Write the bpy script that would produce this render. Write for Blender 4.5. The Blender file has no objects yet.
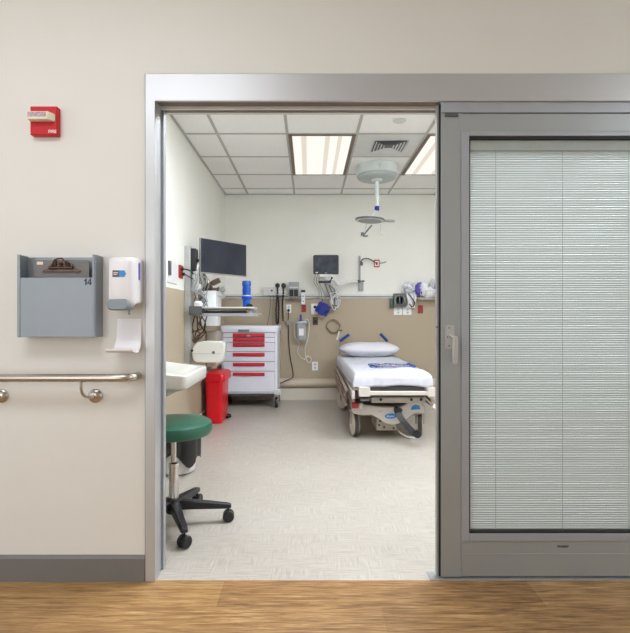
import bpy, bmesh, math, random
from mathutils import Vector, Matrix, noise
random.seed(7)
R = math.radians
F = 483.0; CX = 309.0; CY = 316.0; EYE = 1.10
scene = bpy.context.scene
COL = scene.collection

def P(px, py, Y):
    """point of the place that lies at photo position (px,py) at distance Y"""
    return Vector(((px - CX) / F * Y, Y, EYE - (py - CY) / F * Y))

# ------------------------------------------------------------------ materials
def lin(c):
    c = c / 255.0
    return c / 12.92 if c <= 0.04045 else ((c + 0.055) / 1.055) ** 2.4
def rgb(r, g, b): return (lin(r), lin(g), lin(b), 1.0)

def mat(name, col, rough=0.5, metal=0.0, var=0.04, scale=12.0, bump=0.0, bscale=200.0, stretch=(1, 1, 1), spec=0.5):
    m = bpy.data.materials.new(name); m.use_nodes = True
    nt = m.node_tree; b = nt.nodes['Principled BSDF']
    b.inputs['Roughness'].default_value = rough; b.inputs['Metallic'].default_value = metal
    b.inputs['Specular IOR Level'].default_value = spec
    tc = nt.nodes.new('ShaderNodeTexCoord'); mp = nt.nodes.new('ShaderNodeMapping')
    mp.inputs['Scale'].default_value = stretch
    nt.links.new(tc.outputs['Object'], mp.inputs['Vector'])
    n = nt.nodes.new('ShaderNodeTexNoise'); n.inputs['Scale'].default_value = scale; n.inputs['Detail'].default_value = 3
    nt.links.new(mp.outputs['Vector'], n.inputs['Vector'])
    cr = nt.nodes.new('ShaderNodeValToRGB')
    c = rgb(*col)
    cr.color_ramp.elements[0].position = 0.3; cr.color_ramp.elements[1].position = 0.7
    cr.color_ramp.elements[0].color = [max(0, x * (1 - var)) for x in c[:3]] + [1]
    cr.color_ramp.elements[1].color = [min(1, x * (1 + var)) for x in c[:3]] + [1]
    nt.links.new(n.outputs['Fac'], cr.inputs['Fac'])
    nt.links.new(cr.outputs['Color'], b.inputs['Base Color'])
    if bump:
        n2 = nt.nodes.new('ShaderNodeTexNoise'); n2.inputs['Scale'].default_value = bscale
        nt.links.new(mp.outputs['Vector'], n2.inputs['Vector'])
        bp = nt.nodes.new('ShaderNodeBump'); bp.inputs['Strength'].default_value = bump; bp.inputs['Distance'].default_value = 0.002
        nt.links.new(n2.outputs['Fac'], bp.inputs['Height']); nt.links.new(bp.outputs['Normal'], b.inputs['Normal'])
    return m

def emis(name, col, strength):
    m = bpy.data.materials.new(name); m.use_nodes = True
    b = m.node_tree.nodes['Principled BSDF']
    b.inputs['Base Color'].default_value = (.05, .05, .05, 1); b.inputs['Emission Color'].default_value = rgb(*col)
    b.inputs['Emission Strength'].default_value = strength
    return m

def clear(name, tint=(1, 1, 1), gloss=0.1, opac=0.0, ocol=(230, 235, 240)):
    """thin clear sheet: see-through with a weak mirror and a little haze of its own"""
    m = bpy.data.materials.new(name); m.use_nodes = True
    nt = m.node_tree; out = nt.nodes['Material Output']; b = nt.nodes['Principled BSDF']
    b.inputs['Base Color'].default_value = rgb(*ocol); b.inputs['Roughness'].default_value = 0.25
    t = nt.nodes.new('ShaderNodeBsdfTransparent'); t.inputs['Color'].default_value = (*tint, 1)
    g = nt.nodes.new('ShaderNodeBsdfGlossy'); g.inputs['Roughness'].default_value = 0.02
    fr = nt.nodes.new('ShaderNodeLayerWeight'); fr.inputs['Blend'].default_value = 0.25
    mth = nt.nodes.new('ShaderNodeMath'); mth.operation = 'MULTIPLY_ADD'
    mth.inputs[1].default_value = 0.6; mth.inputs[2].default_value = gloss * 0.4
    nt.links.new(fr.outputs['Fresnel'], mth.inputs[0])
    mx = nt.nodes.new('ShaderNodeMixShader'); nt.links.new(mth.outputs[0], mx.inputs['Fac'])
    nt.links.new(t.outputs[0], mx.inputs[1]); nt.links.new(g.outputs[0], mx.inputs[2])
    mx2 = nt.nodes.new('ShaderNodeMixShader'); mx2.inputs['Fac'].default_value = opac
    nt.links.new(mx.outputs[0], mx2.inputs[1]); nt.links.new(b.outputs[0], mx2.inputs[2])
    nt.links.new(mx2.outputs[0], out.inputs['Surface'])
    return m

def two_tone(name, lo, hi, z):
    """painted wall, the lower colour up to height z"""
    m = mat(name, hi, 0.6, bump=0.12, bscale=350, var=0.015, scale=3)
    nt = m.node_tree; b = nt.nodes['Principled BSDF']
    tc = nt.nodes.new('ShaderNodeTexCoord'); sx = nt.nodes.new('ShaderNodeSeparateXYZ')
    nt.links.new(tc.outputs['Object'], sx.inputs[0])
    gt = nt.nodes.new('ShaderNodeMath'); gt.operation = 'GREATER_THAN'; gt.inputs[1].default_value = z
    nt.links.new(sx.outputs['Z'], gt.inputs[0])
    src = b.inputs['Base Color'].links[0].from_socket
    mx = nt.nodes.new('ShaderNodeMix'); mx.data_type = 'RGBA'
    nt.links.new(gt.outputs[0], mx.inputs[0])
    mx.inputs[6].default_value = rgb(*lo); nt.links.new(src, mx.inputs[7])
    nt.links.new(mx.outputs[2], b.inputs['Base Color'])
    return m

def wood_floor():
    m = bpy.data.materials.new('corridor_wood_planks'); m.use_nodes = True
    nt = m.node_tree; b = nt.nodes['Principled BSDF']; L = nt.links.new
    tc = nt.nodes.new('ShaderNodeTexCoord')
    br = nt.nodes.new('ShaderNodeTexBrick'); br.inputs['Scale'].default_value = 1.0
    br.inputs['Brick Width'].default_value = 1.25; br.inputs['Row Height'].default_value = 0.178
    br.inputs['Mortar Size'].default_value = 0.0008; br.inputs['Mortar Smooth'].default_value = 0.2
    br.inputs['Bias'].default_value = 0.0
    br.inputs['Color1'].default_value = (0.30, 0.30, 0.30, 1); br.inputs['Color2'].default_value = (0.72, 0.72, 0.72, 1)
    br.inputs['Mortar'].default_value = (0.12, 0.12, 0.12, 1)
    mpb = nt.nodes.new('ShaderNodeMapping'); mpb.inputs['Location'].default_value = (0.35, 0.13, 0)
    L(tc.outputs['Object'], mpb.inputs['Vector']); L(mpb.outputs['Vector'], br.inputs['Vector'])
    mp = nt.nodes.new('ShaderNodeMapping'); mp.inputs['Scale'].default_value = (1.5, 20, 1)
    L(tc.outputs['Object'], mp.inputs['Vector'])
    n = nt.nodes.new('ShaderNodeTexNoise'); n.inputs['Scale'].default_value = 3.2; n.inputs['Detail'].default_value = 10
    n.inputs['Roughness'].default_value = 0.68; n.inputs['Distortion'].default_value = 0.7
    L(mp.outputs['Vector'], n.inputs['Vector'])
    mp2 = nt.nodes.new('ShaderNodeMapping'); mp2.inputs['Scale'].default_value = (5, 140, 1)
    L(tc.outputs['Object'], mp2.inputs['Vector'])
    n2 = nt.nodes.new('ShaderNodeTexNoise'); n2.inputs['Scale'].default_value = 2.0; n2.inputs['Detail'].default_value = 6
    L(mp2.outputs['Vector'], n2.inputs['Vector'])
    a = nt.nodes.new('ShaderNodeMath'); a.operation = 'MULTIPLY_ADD'; a.inputs[1].default_value = 0.20
    L(br.outputs['Color'], a.inputs[0])
    c1 = nt.nodes.new('ShaderNodeMath'); c1.operation = 'MULTIPLY'; c1.inputs[1].default_value = 0.74; L(n.outputs['Fac'], c1.inputs[0])
    L(c1.outputs[0], a.inputs[2])
    a2 = nt.nodes.new('ShaderNodeMath'); a2.operation = 'MULTIPLY_ADD'; a2.inputs[1].default_value = 0.36
    L(n2.outputs['Fac'], a2.inputs[0]); L(a.outputs[0], a2.inputs[2])
    cr = nt.nodes.new('ShaderNodeValToRGB'); e = cr.color_ramp.elements
    e[0].position = 0.44; e[0].color = rgb(84, 54, 32)
    e[1].position = 0.88; e[1].color = rgb(206, 174, 124)
    x = cr.color_ramp.elements.new(0.57); x.color = rgb(132, 97, 58)
    x = cr.color_ramp.elements.new(0.70); x.color = rgb(166, 129, 82)
    L(a2.outputs[0], cr.inputs['Fac']); L(cr.outputs['Color'], b.inputs['Base Color'])
    b.inputs['Roughness'].default_value = 0.38
    bp = nt.nodes.new('ShaderNodeBump'); bp.inputs['Strength'].default_value = 0.15; bp.inputs['Distance'].default_value = 0.002
    L(a2.outputs[0], bp.inputs['Height']); L(bp.outputs['Normal'], b.inputs['Normal'])
    return m

def linen_floor():
    m = bpy.data.materials.new('woven_look_vinyl'); m.use_nodes = True
    nt = m.node_tree; b = nt.nodes['Principled BSDF']; L = nt.links.new
    tc = nt.nodes.new('ShaderNodeTexCoord')
    outs = []
    for sc in ((9, 110, 1), (110, 9, 1)):
        mp = nt.nodes.new('ShaderNodeMapping'); mp.inputs['Scale'].default_value = sc
        L(tc.outputs['Object'], mp.inputs['Vector'])
        n = nt.nodes.new('ShaderNodeTexNoise'); n.inputs['Scale'].default_value = 1.0; n.inputs['Detail'].default_value = 6
        n.inputs['Roughness'].default_value = 0.7
        L(mp.outputs['Vector'], n.inputs['Vector']); outs.append(n)
    sel = nt.nodes.new('ShaderNodeTexNoise'); sel.inputs['Scale'].default_value = 9; sel.inputs['Detail'].default_value = 4; L(tc.outputs['Object'], sel.inputs['Vector'])
    selr = nt.nodes.new('ShaderNodeValToRGB'); selr.color_ramp.elements[0].position = 0.45; selr.color_ramp.elements[1].position = 0.6
    L(sel.outputs['Fac'], selr.inputs['Fac'])
    mx = nt.nodes.new('ShaderNodeMix'); L(selr.outputs['Color'], mx.inputs[0])
    L(outs[0].outputs['Fac'], mx.inputs[2]); L(outs[1].outputs['Fac'], mx.inputs[3])
    big = nt.nodes.new('ShaderNodeTexNoise'); big.inputs['Scale'].default_value = 1.4; L(tc.outputs['Object'], big.inputs['Vector'])
    ad = nt.nodes.new('ShaderNodeMath'); ad.operation = 'MULTIPLY_ADD'; ad.inputs[1].default_value = 0.25
    L(big.outputs['Fac'], ad.inputs[0]); L(mx.outputs[0], ad.inputs[2])
    br = nt.nodes.new('ShaderNodeTexBrick'); br.offset = 0
    br.inputs['Scale'].default_value = 1; br.inputs['Brick Width'].default_value = 0.61; br.inputs['Row Height'].default_value = 0.61
    br.inputs['Mortar Size'].default_value = 0.0012
    br.inputs['Color1'].default_value = (0.00, 0.00, 0.00, 1); br.inputs['Color2'].default_value = (0.04, 0.04, 0.04, 1)
    br.inputs['Mortar'].default_value = (0.0, 0.0, 0.0, 1)
    L(tc.outputs['Object'], br.inputs['Vector'])
    ad2 = nt.nodes.new('ShaderNodeMath'); ad2.operation = 'ADD'; L(ad.outputs[0], ad2.inputs[0]); L(br.outputs['Color'], ad2.inputs[1])
    cr = nt.nodes.new('ShaderNodeValToRGB'); e = cr.color_ramp.elements
    e[0].position = 0.36; e[0].color = rgb(148, 140, 129); e[1].position = 0.88; e[1].color = rgb(196, 191, 182)
    L(ad2.outputs[0], cr.inputs['Fac']); L(cr.outputs['Color'], b.inputs['Base Color'])
    b.inputs['Roughness'].default_value = 0.36
    return m

M = {}
def mk(k, *a, **kw): M[k] = mat(k, *a, **kw)
mk('corridor_paint', (217, 215, 208), 0.6, bump=0.12, bscale=350, var=0.012, scale=3)
M['room_paint'] = two_tone('room_paint', (174, 160, 138), (232, 232, 225), 1.325)
mk('room_paint_plain', (222, 220, 209), 0.6, var=0.012)
mk('ceiling_tile', (240, 240, 238), 0.85, var=0.03, scale=60, bump=0.2, bscale=500)
mk('grid_metal', (176, 175, 171), 0.5)
mk('rubber_base', (112, 110, 107), 0.5, var=0.02)
mk('beige_base', (196, 182, 162), 0.5, var=0.02)
mk('light_base', (214, 206, 192), 0.5, var=0.02)
mk('frame_metal', (188, 189, 190), 0.43, 0.6, var=0.02, scale=4)
mk('anodised', (166, 171, 172), 0.42, 0.5, var=0.02, scale=4)
mk('anodised_side', (168, 172, 178), 0.42, 0.4, var=0.02)
mk('track_brown', (128, 112, 100), 0.5, 0.5)
mk('gasket', (24, 24, 25), 0.6)
mk('latch_grey', (186, 184, 181), 0.35, 0.3)
mk('track_grey', (178, 180, 178), 0.4, 0.2)
mk('steel', (188, 182, 172), 0.25, 0.95, var=0.03, stretch=(1, 30, 30))
mk('chrome', (205, 205, 205), 0.14, 1.0, var=0.01)
mk('blind_white', (222, 224, 224), 0.5, var=0.01)
mk('holder_grey', (136, 143, 149), 0.42, 0.35, var=0.02)
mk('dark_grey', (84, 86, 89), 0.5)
mk('black', (24, 24, 26), 0.42)
mk('black_plastic', (28, 28, 32), 0.42)
mk('screen', (40, 43, 54), 0.2, var=.25, scale=5, spec=.4)
mk('white_plastic', (226, 224, 226), 0.34, var=0.01)
mk('lilac_plastic', (205, 203, 224), 0.34, var=0.01)
mk('grey_plastic', (128, 140, 146), 0.4)
mk('mid_grey', (150, 152, 152), 0.45)
mk('light_grey', (206, 208, 206), 0.42)
mk('red', (188, 4, 22), 0.4, var=0.02)
mk('bin_red', (222, 8, 30), 0.33, var=0.02)
mk('handle_red', (184, 16, 44), 0.4)
mk('dark_red', (150, 34, 38), 0.45)
mk('cart_white', (226, 228, 240), 0.32, var=0.008)
mk('porcelain', (216, 216, 210), 0.14, var=0.005)
mk('green_vinyl', (36, 92, 72), 0.36, var=0.05, bump=0.15, bscale=500)
mk('liner_black', (26, 25, 26), 0.22, var=0.2, scale=30)
mk('sheet', (192, 194, 203), 0.85, var=0.01, bump=0.1, bscale=400)
mk('pillow', (210, 210, 217), 0.85, var=0.01, bump=0.1, bscale=400)
mk('bed_beige', (196, 190, 182), 0.42, var=0.01)
mk('bed_dark', (70, 64, 60), 0.5)
mk('rail_tan', (146, 128, 116), 0.45)
mk('bed_tan', (168, 158, 146), 0.45)
mk('brown', (84, 66, 54), 0.5)
mk('blue_handle', (22, 66, 140), 0.4)
mk('blue', (10, 70, 156), 0.35)
mk('navy', (20, 34, 128), 0.6, var=0.3, scale=40)
mk('logo_blue', (40, 130, 200), 0.4)
mk('bright_blue', (6, 74, 168), 0.3)
mk('purple', (96, 84, 176), 0.5)
mk('tan_cable', (146, 132, 108), 0.5)
mk('cream', (222, 212, 190), 0.5)
mk('text_dark', (28, 30, 36), 0.5)
mk('text_white', (240, 225, 225), 0.5)
mk('bronze', (78, 62, 54), 0.3, 0.6, var=0.35, scale=60)
mk('paper', (120, 118, 116), 0.7)
mk('pattern', (178, 160, 168), 0.3, var=0.5, scale=160)
mk('boom_grey', (168, 177, 176), 0.4)
mk('boom_white', (206, 216, 214), 0.35, var=0.01)
mk('green_dark', (70, 92, 72), 0.5)
mk('crystal_white', (234, 236, 238), 0.3)
M['glass'] = clear('glass', (0.965, 0.99, 0.985), 0.10)
M['bag'] = clear('bag', (0.96, 0.97, 0.99), 0.3, 0.28, (235, 238, 245))
M['cup'] = clear('cup', (0.93, 0.96, 0.99), 0.3, 0.4, (225, 232, 240))
M['lens'] = emis('lens', (250, 248, 240), 0.72)
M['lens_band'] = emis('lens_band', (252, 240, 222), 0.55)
M['lens_unseen_fill'] = emis('lens_unseen_fill', (242, 247, 255), 17.0)  # for unseen panels added as fill, far brighter than the visible ones
M['lens_corridor'] = emis('lens_corridor', (244, 248, 255), 8.6)
M['wood'] = wood_floor(); M['linen'] = linen_floor()

def screen_mat():
    m = mat('lit_screen', (30, 34, 40), 0.3, spec=.3)
    nt = m.node_tree; b = nt.nodes['Principled BSDF']
    n = nt.nodes.new('ShaderNodeTexNoise'); n.inputs['Scale'].default_value = 9
    tc = nt.nodes.new('ShaderNodeTexCoord'); nt.links.new(tc.outputs['Object'], n.inputs['Vector'])
    cr = nt.nodes.new('ShaderNodeValToRGB')
    cr.color_ramp.elements[0].position = .4; cr.color_ramp.elements[0].color = rgb(20, 24, 30)
    cr.color_ramp.elements[1].position = .65; cr.color_ramp.elements[1].color = rgb(110, 130, 165)
    nt.links.new(n.outputs['Fac'], cr.inputs['Fac']); nt.links.new(cr.outputs['Color'], b.inputs['Emission Color'])
    b.inputs['Emission Strength'].default_value = 0.12
    return m
M['lit_screen'] = screen_mat()

# ------------------------------------------------------------------ mesh helper
class MB:
    def __init__(s): s.v = []; s.f = []
    def add(s, vs, fs):
        o = len(s.v); s.v += [Vector(v) for v in vs]; s.f += [tuple(i + o for i in f) for f in fs]; return s
    def box(s, x0, x1, y0, y1, z0, z1, m=None):
        vs = [Vector((x, y, z)) for x in (x0, x1) for y in (y0, y1) for z in (z0, z1)]
        if m is not None: vs = [m @ v for v in vs]
        return s.add(vs, [(0, 1, 3, 2), (4, 6, 7, 5), (0, 4, 5, 1), (2, 3, 7, 6), (0, 2, 6, 4), (1, 5, 7, 3)])
    def cbox(s, c, size, rot=None):
        m = Matrix.Translation(Vector(c)) @ (rot.to_4x4() if rot is not None else Matrix())
        a, b, d = [k / 2 for k in size]
        return s.box(-a, a, -b, b, -d, d, m)
    def loft(s, rings, cap0=True, cap1=True, closed=True):
        n = len(rings[0]); vs = [p for r in rings for p in r]; fs = []
        for i in range(len(rings) - 1):
            for j in range(n if closed else n - 1):
                k = (j + 1) % n
                fs.append((i * n + j, i * n + k, (i + 1) * n + k, (i + 1) * n + j))
        if cap0: fs.append(tuple(range(n - 1, -1, -1)))
        if cap1: fs.append(tuple((len(rings) - 1) * n + j for j in range(n)))
        return s.add(vs, fs)
    def tube(s, pts, r, n=10, cap=True, closed=False):
        pts = [Vector(p) for p in pts]; rings = []
        rs = r if isinstance(r, (list, tuple)) else [r] * len(pts)
        up = None
        for i, p in enumerate(pts):
            a = pts[i - 1] if (i > 0 or closed) else pts[0]; b = pts[(i + 1) % len(pts)] if (i < len(pts) - 1 or closed) else pts[-1]
            t = (b - a).normalized()
            if up is None:
                up = Vector((0, 0, 1)) if abs(t.z) < 0.9 else Vector((1, 0, 0))
            u = up - t * up.dot(t)
            if u.length < 1e-5: u = t.orthogonal()
            u.normalize(); w = t.cross(u); up = u
            rings.append([p + (u * math.cos(2 * math.pi * k / n) + w * math.sin(2 * math.pi * k / n)) * rs[i] for k in range(n)])
        if closed: rings.append(rings[0]); return s.loft(rings, False, False)
        return s.loft(rings, cap, cap)
    def cyl(s, a, b, r, n=20, r2=None): return s.tube([a, b], [r, r if r2 is None else r2], n)
    def lathe(s, prof, c, n=32, axis=None):
        """prof = [(radius, height)]"""
        c = Vector(c); rings = []
        q = Vector((0, 0, 1)).rotation_difference(Vector(axis)) if axis is not None else None
        for r, h in prof:
            ring = [Vector((r * math.cos(2 * math.pi * k / n), r * math.sin(2 * math.pi * k / n), h)) for k in range(n)]
            if q: ring = [q @ v for v in ring]
            rings.append([v + c for v in ring])
        return s.loft(rings)
    def prism(s, pts, d):
        """closed outline pts (3D), extruded by the vector d"""
        d = Vector(d); n = len(pts); a = [Vector(p) for p in pts]
        return s.loft([a, [p + d for p in a]])
    def build(s, name, m, parent=None, bevel=0, seg=2, smooth=True, sub=0, label=None):
        if isinstance(m, str): m = M[m]
        off = Vector(parent['o']) if parent is not None and 'o' in parent else Vector((0, 0, 0))
        me = bpy.data.meshes.new(name)
        me.from_pydata([v - off for v in s.v], [], s.f)
        bm = bmesh.new(); bm.from_mesh(me)
        bmesh.ops.recalc_face_normals(bm, faces=bm.faces)
        bm.to_mesh(me); bm.free()
        me.materials.append(m)
        o = bpy.data.objects.new(name, me); COL.objects.link(o)
        if parent is not None: o.parent = parent
        o['o'] = tuple(off)
        if smooth:
            me.polygons.foreach_set('use_smooth', [True] * len(me.polygons))
            try: me.set_sharp_from_angle(angle=R(38))
            except Exception: pass
        if bevel:
            b = o.modifiers.new('bevel', 'BEVEL'); b.width = bevel; b.segments = seg; b.limit_method = 'ANGLE'; b.angle_limit = R(40)
        if sub:
            d = o.modifiers.new('sub', 'SUBSURF'); d.levels = sub; d.render_levels = sub
        if label: o['label'] = label
        return o

def rr(x0, x1, y0, y1, r, z, n=5, zf=None):
    """ring of a rounded rectangle in plan"""
    r = max(1e-4, min(r, abs(x1 - x0) / 2 - 1e-4, abs(y1 - y0) / 2 - 1e-4)); pts = []
    for cx, cy, a0 in ((x1 - r, y1 - r, 0), (x0 + r, y1 - r, 90), (x0 + r, y0 + r, 180), (x1 - r, y0 + r, 270)):
        for k in range(n + 1):
            a = R(a0 + 90 * k / n); x, y = cx + r * math.cos(a), cy + r * math.sin(a)
            pts.append(Vector((x, y, z + (zf(x, y) if zf else 0))))
    return pts

def rrz(x0, x1, z0, z1, r, y, n=5):
    """ring of a rounded rectangle standing upright, facing the corridor"""
    return [Vector((p.x, y, p.y)) for p in rr(x0, x1, z0, z1, r, 0, n)]

def smoothpath(pts, n=6):
    pts = [Vector(p) for p in pts]; out = []
    for i in range(len(pts) - 1):
        p0 = pts[max(i - 1, 0)]; p1 = pts[i]; p2 = pts[i + 1]; p3 = pts[min(i + 2, len(pts) - 1)]
        for k in range(n):
            t = k / n
            out.append(0.5 * ((2 * p1) + (-p0 + p2) * t + (2 * p0 - 5 * p1 + 4 * p2 - p3) * t * t + (-p0 + 3 * p1 - 3 * p2 + p3) * t ** 3))
    out.append(pts[-1]); return out

def tag(o, label, cat, group=None):
    o['label'] = label; o['category'] = cat
    if group: o['group'] = group
    return o
def thing(name, label, cat, loc, group=None):
    o = bpy.data.objects.new(name, None); COL.objects.link(o); o.location = loc; o['o'] = tuple(loc)
    o.empty_display_size = 0.05
    return tag(o, label, cat, group)
def struct(o, label=None):
    o['kind'] = 'structure'
    if label: o['label'] = label
    return o
def dup(root, loc, label=None, group=None):
    r = root.copy(); COL.objects.link(r); r.location = loc
    if label: r['label'] = label
    if group: r['group'] = group
    for ch in root.children:
        c = ch.copy(); COL.objects.link(c); c.parent = r
        for g in ch.children:
            d = g.copy(); COL.objects.link(d); d.parent = c
    return r
def dup_part(o, off):
    """a second, third ... copy of a part under the same thing, moved by off"""
    c = o.copy(); COL.objects.link(c); c.parent = o.parent; c.location = o.location + Vector(off)
    for g in o.children:
        d = g.copy(); COL.objects.link(d); d.parent = c
    return c
def text(s, size, loc, m, parent, name='lettering', rot=(R(90), 0, 0), align='LEFT', depth=0.0004, bold=0.0):
    cu = bpy.data.curves.new(name, 'FONT'); cu.body = s; cu.size = size; cu.extrude = depth; cu.align_x = align; cu.offset = bold
    t = bpy.data.objects.new(name + '_tmp', cu); COL.objects.link(t)
    dg = bpy.context.evaluated_depsgraph_get(); dg.update()
    me = bpy.data.meshes.new_from_object(t.evaluated_get(dg))
    bpy.data.objects.remove(t)
    me.transform(Matrix.Translation(Vector(loc) - Vector(parent['o'])) @ Matrix.Rotation(rot[2], 4, 'Z') @ Matrix.Rotation(rot[0], 4, 'X'))
    me.materials.clear(); me.materials.append(M[m] if isinstance(m, str) else m)
    o = bpy.data.objects.new(name, me); COL.objects.link(o); o.parent = parent; o['o'] = tuple(parent['o'])
    return o

# ------------------------------------------------------------------ the setting
WF, WB = 2.01, 2.15          # front and back face of the corridor wall
LX, RX, BY, CZ = -1.104, 2.60, 6.35, 2.70
OL = -0.637                  # left edge of the opening
HZ = 1.998
ORR = 1.78                   # right edge of the door set
struct(MB().box(-4, 4, -1.6, WF, -0.05, 0).build('floor_corridor', 'wood', smooth=False))
struct(MB().box(LX - .1, RX + .1, WF, BY + .1, -0.05, 0).build('floor_room', 'linen', smooth=False))
w = MB(); w.box(-4, OL - .03, WF, WB, 0, CZ); w.box(OL - .03, ORR + .03, WF, WB, 2.10, CZ); w.box(ORR + .03, 4, WF, WB, 0, CZ)
struct(w.build('wall_front', 'corridor_paint', smooth=False))
w = MB(); w.box(-4, -3.4, -1.7, -1.6, 0, CZ); w.box(-1.2, 4, -1.7, -1.6, 0, CZ); w.box(-3.4, -1.2, -1.7, -1.6, 0, .4); w.box(-3.4, -1.2, -1.7, -1.6, 2.4, CZ)
struct(w.build('wall_opposite', 'corridor_paint', smooth=False))
wn = struct(MB().box(-3.4, -1.2, -1.68, -1.66, .4, 2.4).build('added_window_1', emis('added_window_glow', (250, 250, 252), 2.5), smooth=False), 'tall daylit window in the wall opposite the doorway')  # unseen glowing pane, added to brighten the corridor wall and door frame
wf_ = MB()
for a in (-3.4, -2.32, -1.25): wf_.box(a, a + .05, -1.66, -1.62, .4, 2.4)
for a in (.4, 2.35): wf_.box(-3.4, -1.2, -1.66, -1.62, a, a + .05)
wf_.build('added_window_frame', 'anodised', wn, smooth=False)  # bars of the added window
struct(MB().box(LX - .1, LX, WB, BY + .1, 0, CZ).build('wall_left', 'room_paint', smooth=False))
struct(MB().box(RX, RX + .1, WB, BY + .1, 0, CZ).build('wall_right', 'room_paint', smooth=False))
struct(MB().box(LX, RX, BY, BY + .1, 0, CZ).build('wall_back', 'room_paint', smooth=False))
struct(MB().box(LX - .1, RX + .1, WB, BY + .1, CZ, CZ + .05).build('ceiling_room', 'ceiling_tile', smooth=False))
struct(MB().box(-4, 4, -1.7, WF, CZ, CZ + .05).build('ceiling_corridor', 'ceiling_tile', smooth=False))
# ceiling grid
g = MB(); cols = [-.802 + .6115 * k for k in range(6)]
rows = [6.06 - .6085 * k for k in range(7)]
for x in cols: g.box(x - .012, x + .012, WB, BY, CZ - .006, CZ)
for y in rows: g.box(LX, RX, y - .012, y + .012, CZ - .005, CZ)
g.box(LX, LX + .022, WB, BY, CZ - .007, CZ); g.box(LX, RX, BY - .022, BY, CZ - .007, CZ)
struct(g.build('trim_1', 'grid_metal', smooth=False), 'grey metal grid of the suspended ceiling')

# baseboards
def base(name, x0, x1, h, yw, m, d=.012):
    pr = [(0, 0), (-d, 0), (-d, h - .012), (-d * .5, h - .003), (0, h)]
    return struct(MB().prism([Vector((x0, yw + a, b)) for a, b in pr], (x1 - x0, 0, 0)).build(name, m, smooth=False))
base('baseboard_front', -4, OL - .043, .107, WF, 'rubber_base')
base('baseboard_back', LX, RX, .158, BY, 'light_base', .02)
struct(MB().prism([Vector((LX, 2.15 + 0, 0)), Vector((LX + .01, 2.15, 0)), Vector((LX + .01, 2.15, .10)), Vector((LX, 2.15, .11))], (0, BY - 2.17, 0)).build('baseboard_left', 'light_base', smooth=False))
b_ = MB()
prof = [(0, .166), (-.035, .168), (-.055, .185), (-.062, .21), (-.060, .238), (-.045, .262), (0, .277)]
b_.prism([Vector((LX, BY + a, z)) for a, z in prof], (RX - LX, 0, 0))
struct(b_.build('trim_2', 'beige_base'), 'beige rounded bumper along the back wall')

# ------------------------------------------------------------------ door set
dx = MB()
dx.box(-.678, OL, WF - .012, WF + .055, 0, 2.103)                 # left jamb face
dx.box(-.678, ORR + .05, WF - .0121, WF + .003, 1.990, 2.1029); dx.box(-.67, ORR + .05, WF + .003, WF + .055, HZ, 2.1029)      # header
dx.box(ORR, ORR + .05, WF - .012, WB, 0, 2.11)
struct(dx.build('trim_3', 'frame_metal', bevel=.002, smooth=False), 'wide grey metal door frame around the opening')
fs_ = MB(); fs_.box(-.6815, -.678, WF - .004, WF - .0002, 0, 2.1065); fs_.box(-.6815, ORR + .0535, WF - .004, WF - .0002, 2.103, 2.1065)  # dark strip: caulk line plus the small shadow beside the frame
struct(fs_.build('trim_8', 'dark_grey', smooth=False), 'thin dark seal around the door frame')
ji = MB(); ji.box(OL - .03, OL - .004, WF + .055, WB, 0, HZ); ji.box(OL - .03, OL + .006, WF + .085, WF + .12, 0, HZ)
struct(ji.build('trim_4', 'anodised_side', smooth=False), 'inner grey reveal of the left door jamb')
tr = MB(); tr.box(OL, ORR, WF + .055, WF + .068, HZ - .012, 2.1); tr.box(OL, ORR, WB - .02, WB, HZ - .002, 2.1)
struct(tr.build('trim_5', 'light_grey', smooth=False), 'pale lip of the sliding track above the opening')
tr = MB(); tr.box(OL, ORR, WF + .001, WF + .054, HZ - .0015, HZ + .01); tr.box(OL, ORR, WF + .068, WB - .02, HZ - .0, HZ + .01)
struct(tr.build('trim_6', 'track_brown', smooth=False), 'brown channel inside the sliding track')

D0, D1 = WF + .004, WF + .052        # leaf front and back
YD = D0
def dxp(px, Y=YD): return (px - CX) / F * Y
def dzp(py, Y=YD): return EYE - (py - CY) / F * Y
struct(MB().box(dxp(430), ORR, WF - .003, WF + .06, 0, .003).build('trim_7', 'mid_grey', smooth=False), 'thin pale floor track under the sliding door')
leaf = thing('door_1', 'grey metal sliding glass door leaf with a closed white blind, covering the right half', 'sliding door', (dxp(441), D0, 0))
leaf['kind'] = 'structure'
xl, xr = dxp(441), 1.74
gx0, gx1 = dxp(470), 1.60
gz0, gz1 = dzp(532.5), dzp(137)
s_ = MB(); s_.box(xl, dxp(461), D0, D1, .012, dzp(113)); s_.box(1.66, xr, D0, D1, .012, dzp(113))
s_.build('stile', 'anodised', leaf, bevel=.0015, smooth=False)
s_ = MB(); s_.box(dxp(461.2), 1.66, D0 + .0015, D1, dzp(131), dzp(113.3)); s_.build('top_rail', 'anodised', leaf, bevel=.0015, smooth=False)
s_ = MB(); s_.box(dxp(461.2), 1.66, D0 + .0015, D1, .014, dzp(541)); s_.box(dxp(461.2), 1.66, D0 + .0005, D0 + .01, dzp(555), dzp(553.8))
s_.build('bottom_rail', 'anodised', leaf, bevel=.0015, smooth=False)
s_ = MB(); zt, zb = dzp(131.3), dzp(541)
s_.box(dxp(461.3), gx0 - .004, D0 - .003, D1, zb, zt); s_.box(gx1 + .004, 1.66, D0 - .003, D1, zb, zt)
s_.box(gx0 - .004, gx1 + .004, D0 - .003, D1, gz1 + .004, zt); s_.box(gx0 - .004, gx1 + .004, D0 - .003, D1, zb, gz0 - .004)
s_.build('glazing_bead', 'anodised_side', leaf, bevel=.002, smooth=False)
s_ = MB()
gk = .0055
s_.box(gx0 - .004, gx0 + .001, D0 + .002, D1 - .002, gz0 - .004, gz1 + .004); s_.box(gx1 - .001, gx1 + .004, D0 + .002, D1 - .002, gz0 - .004, gz1 + .004)
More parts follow.
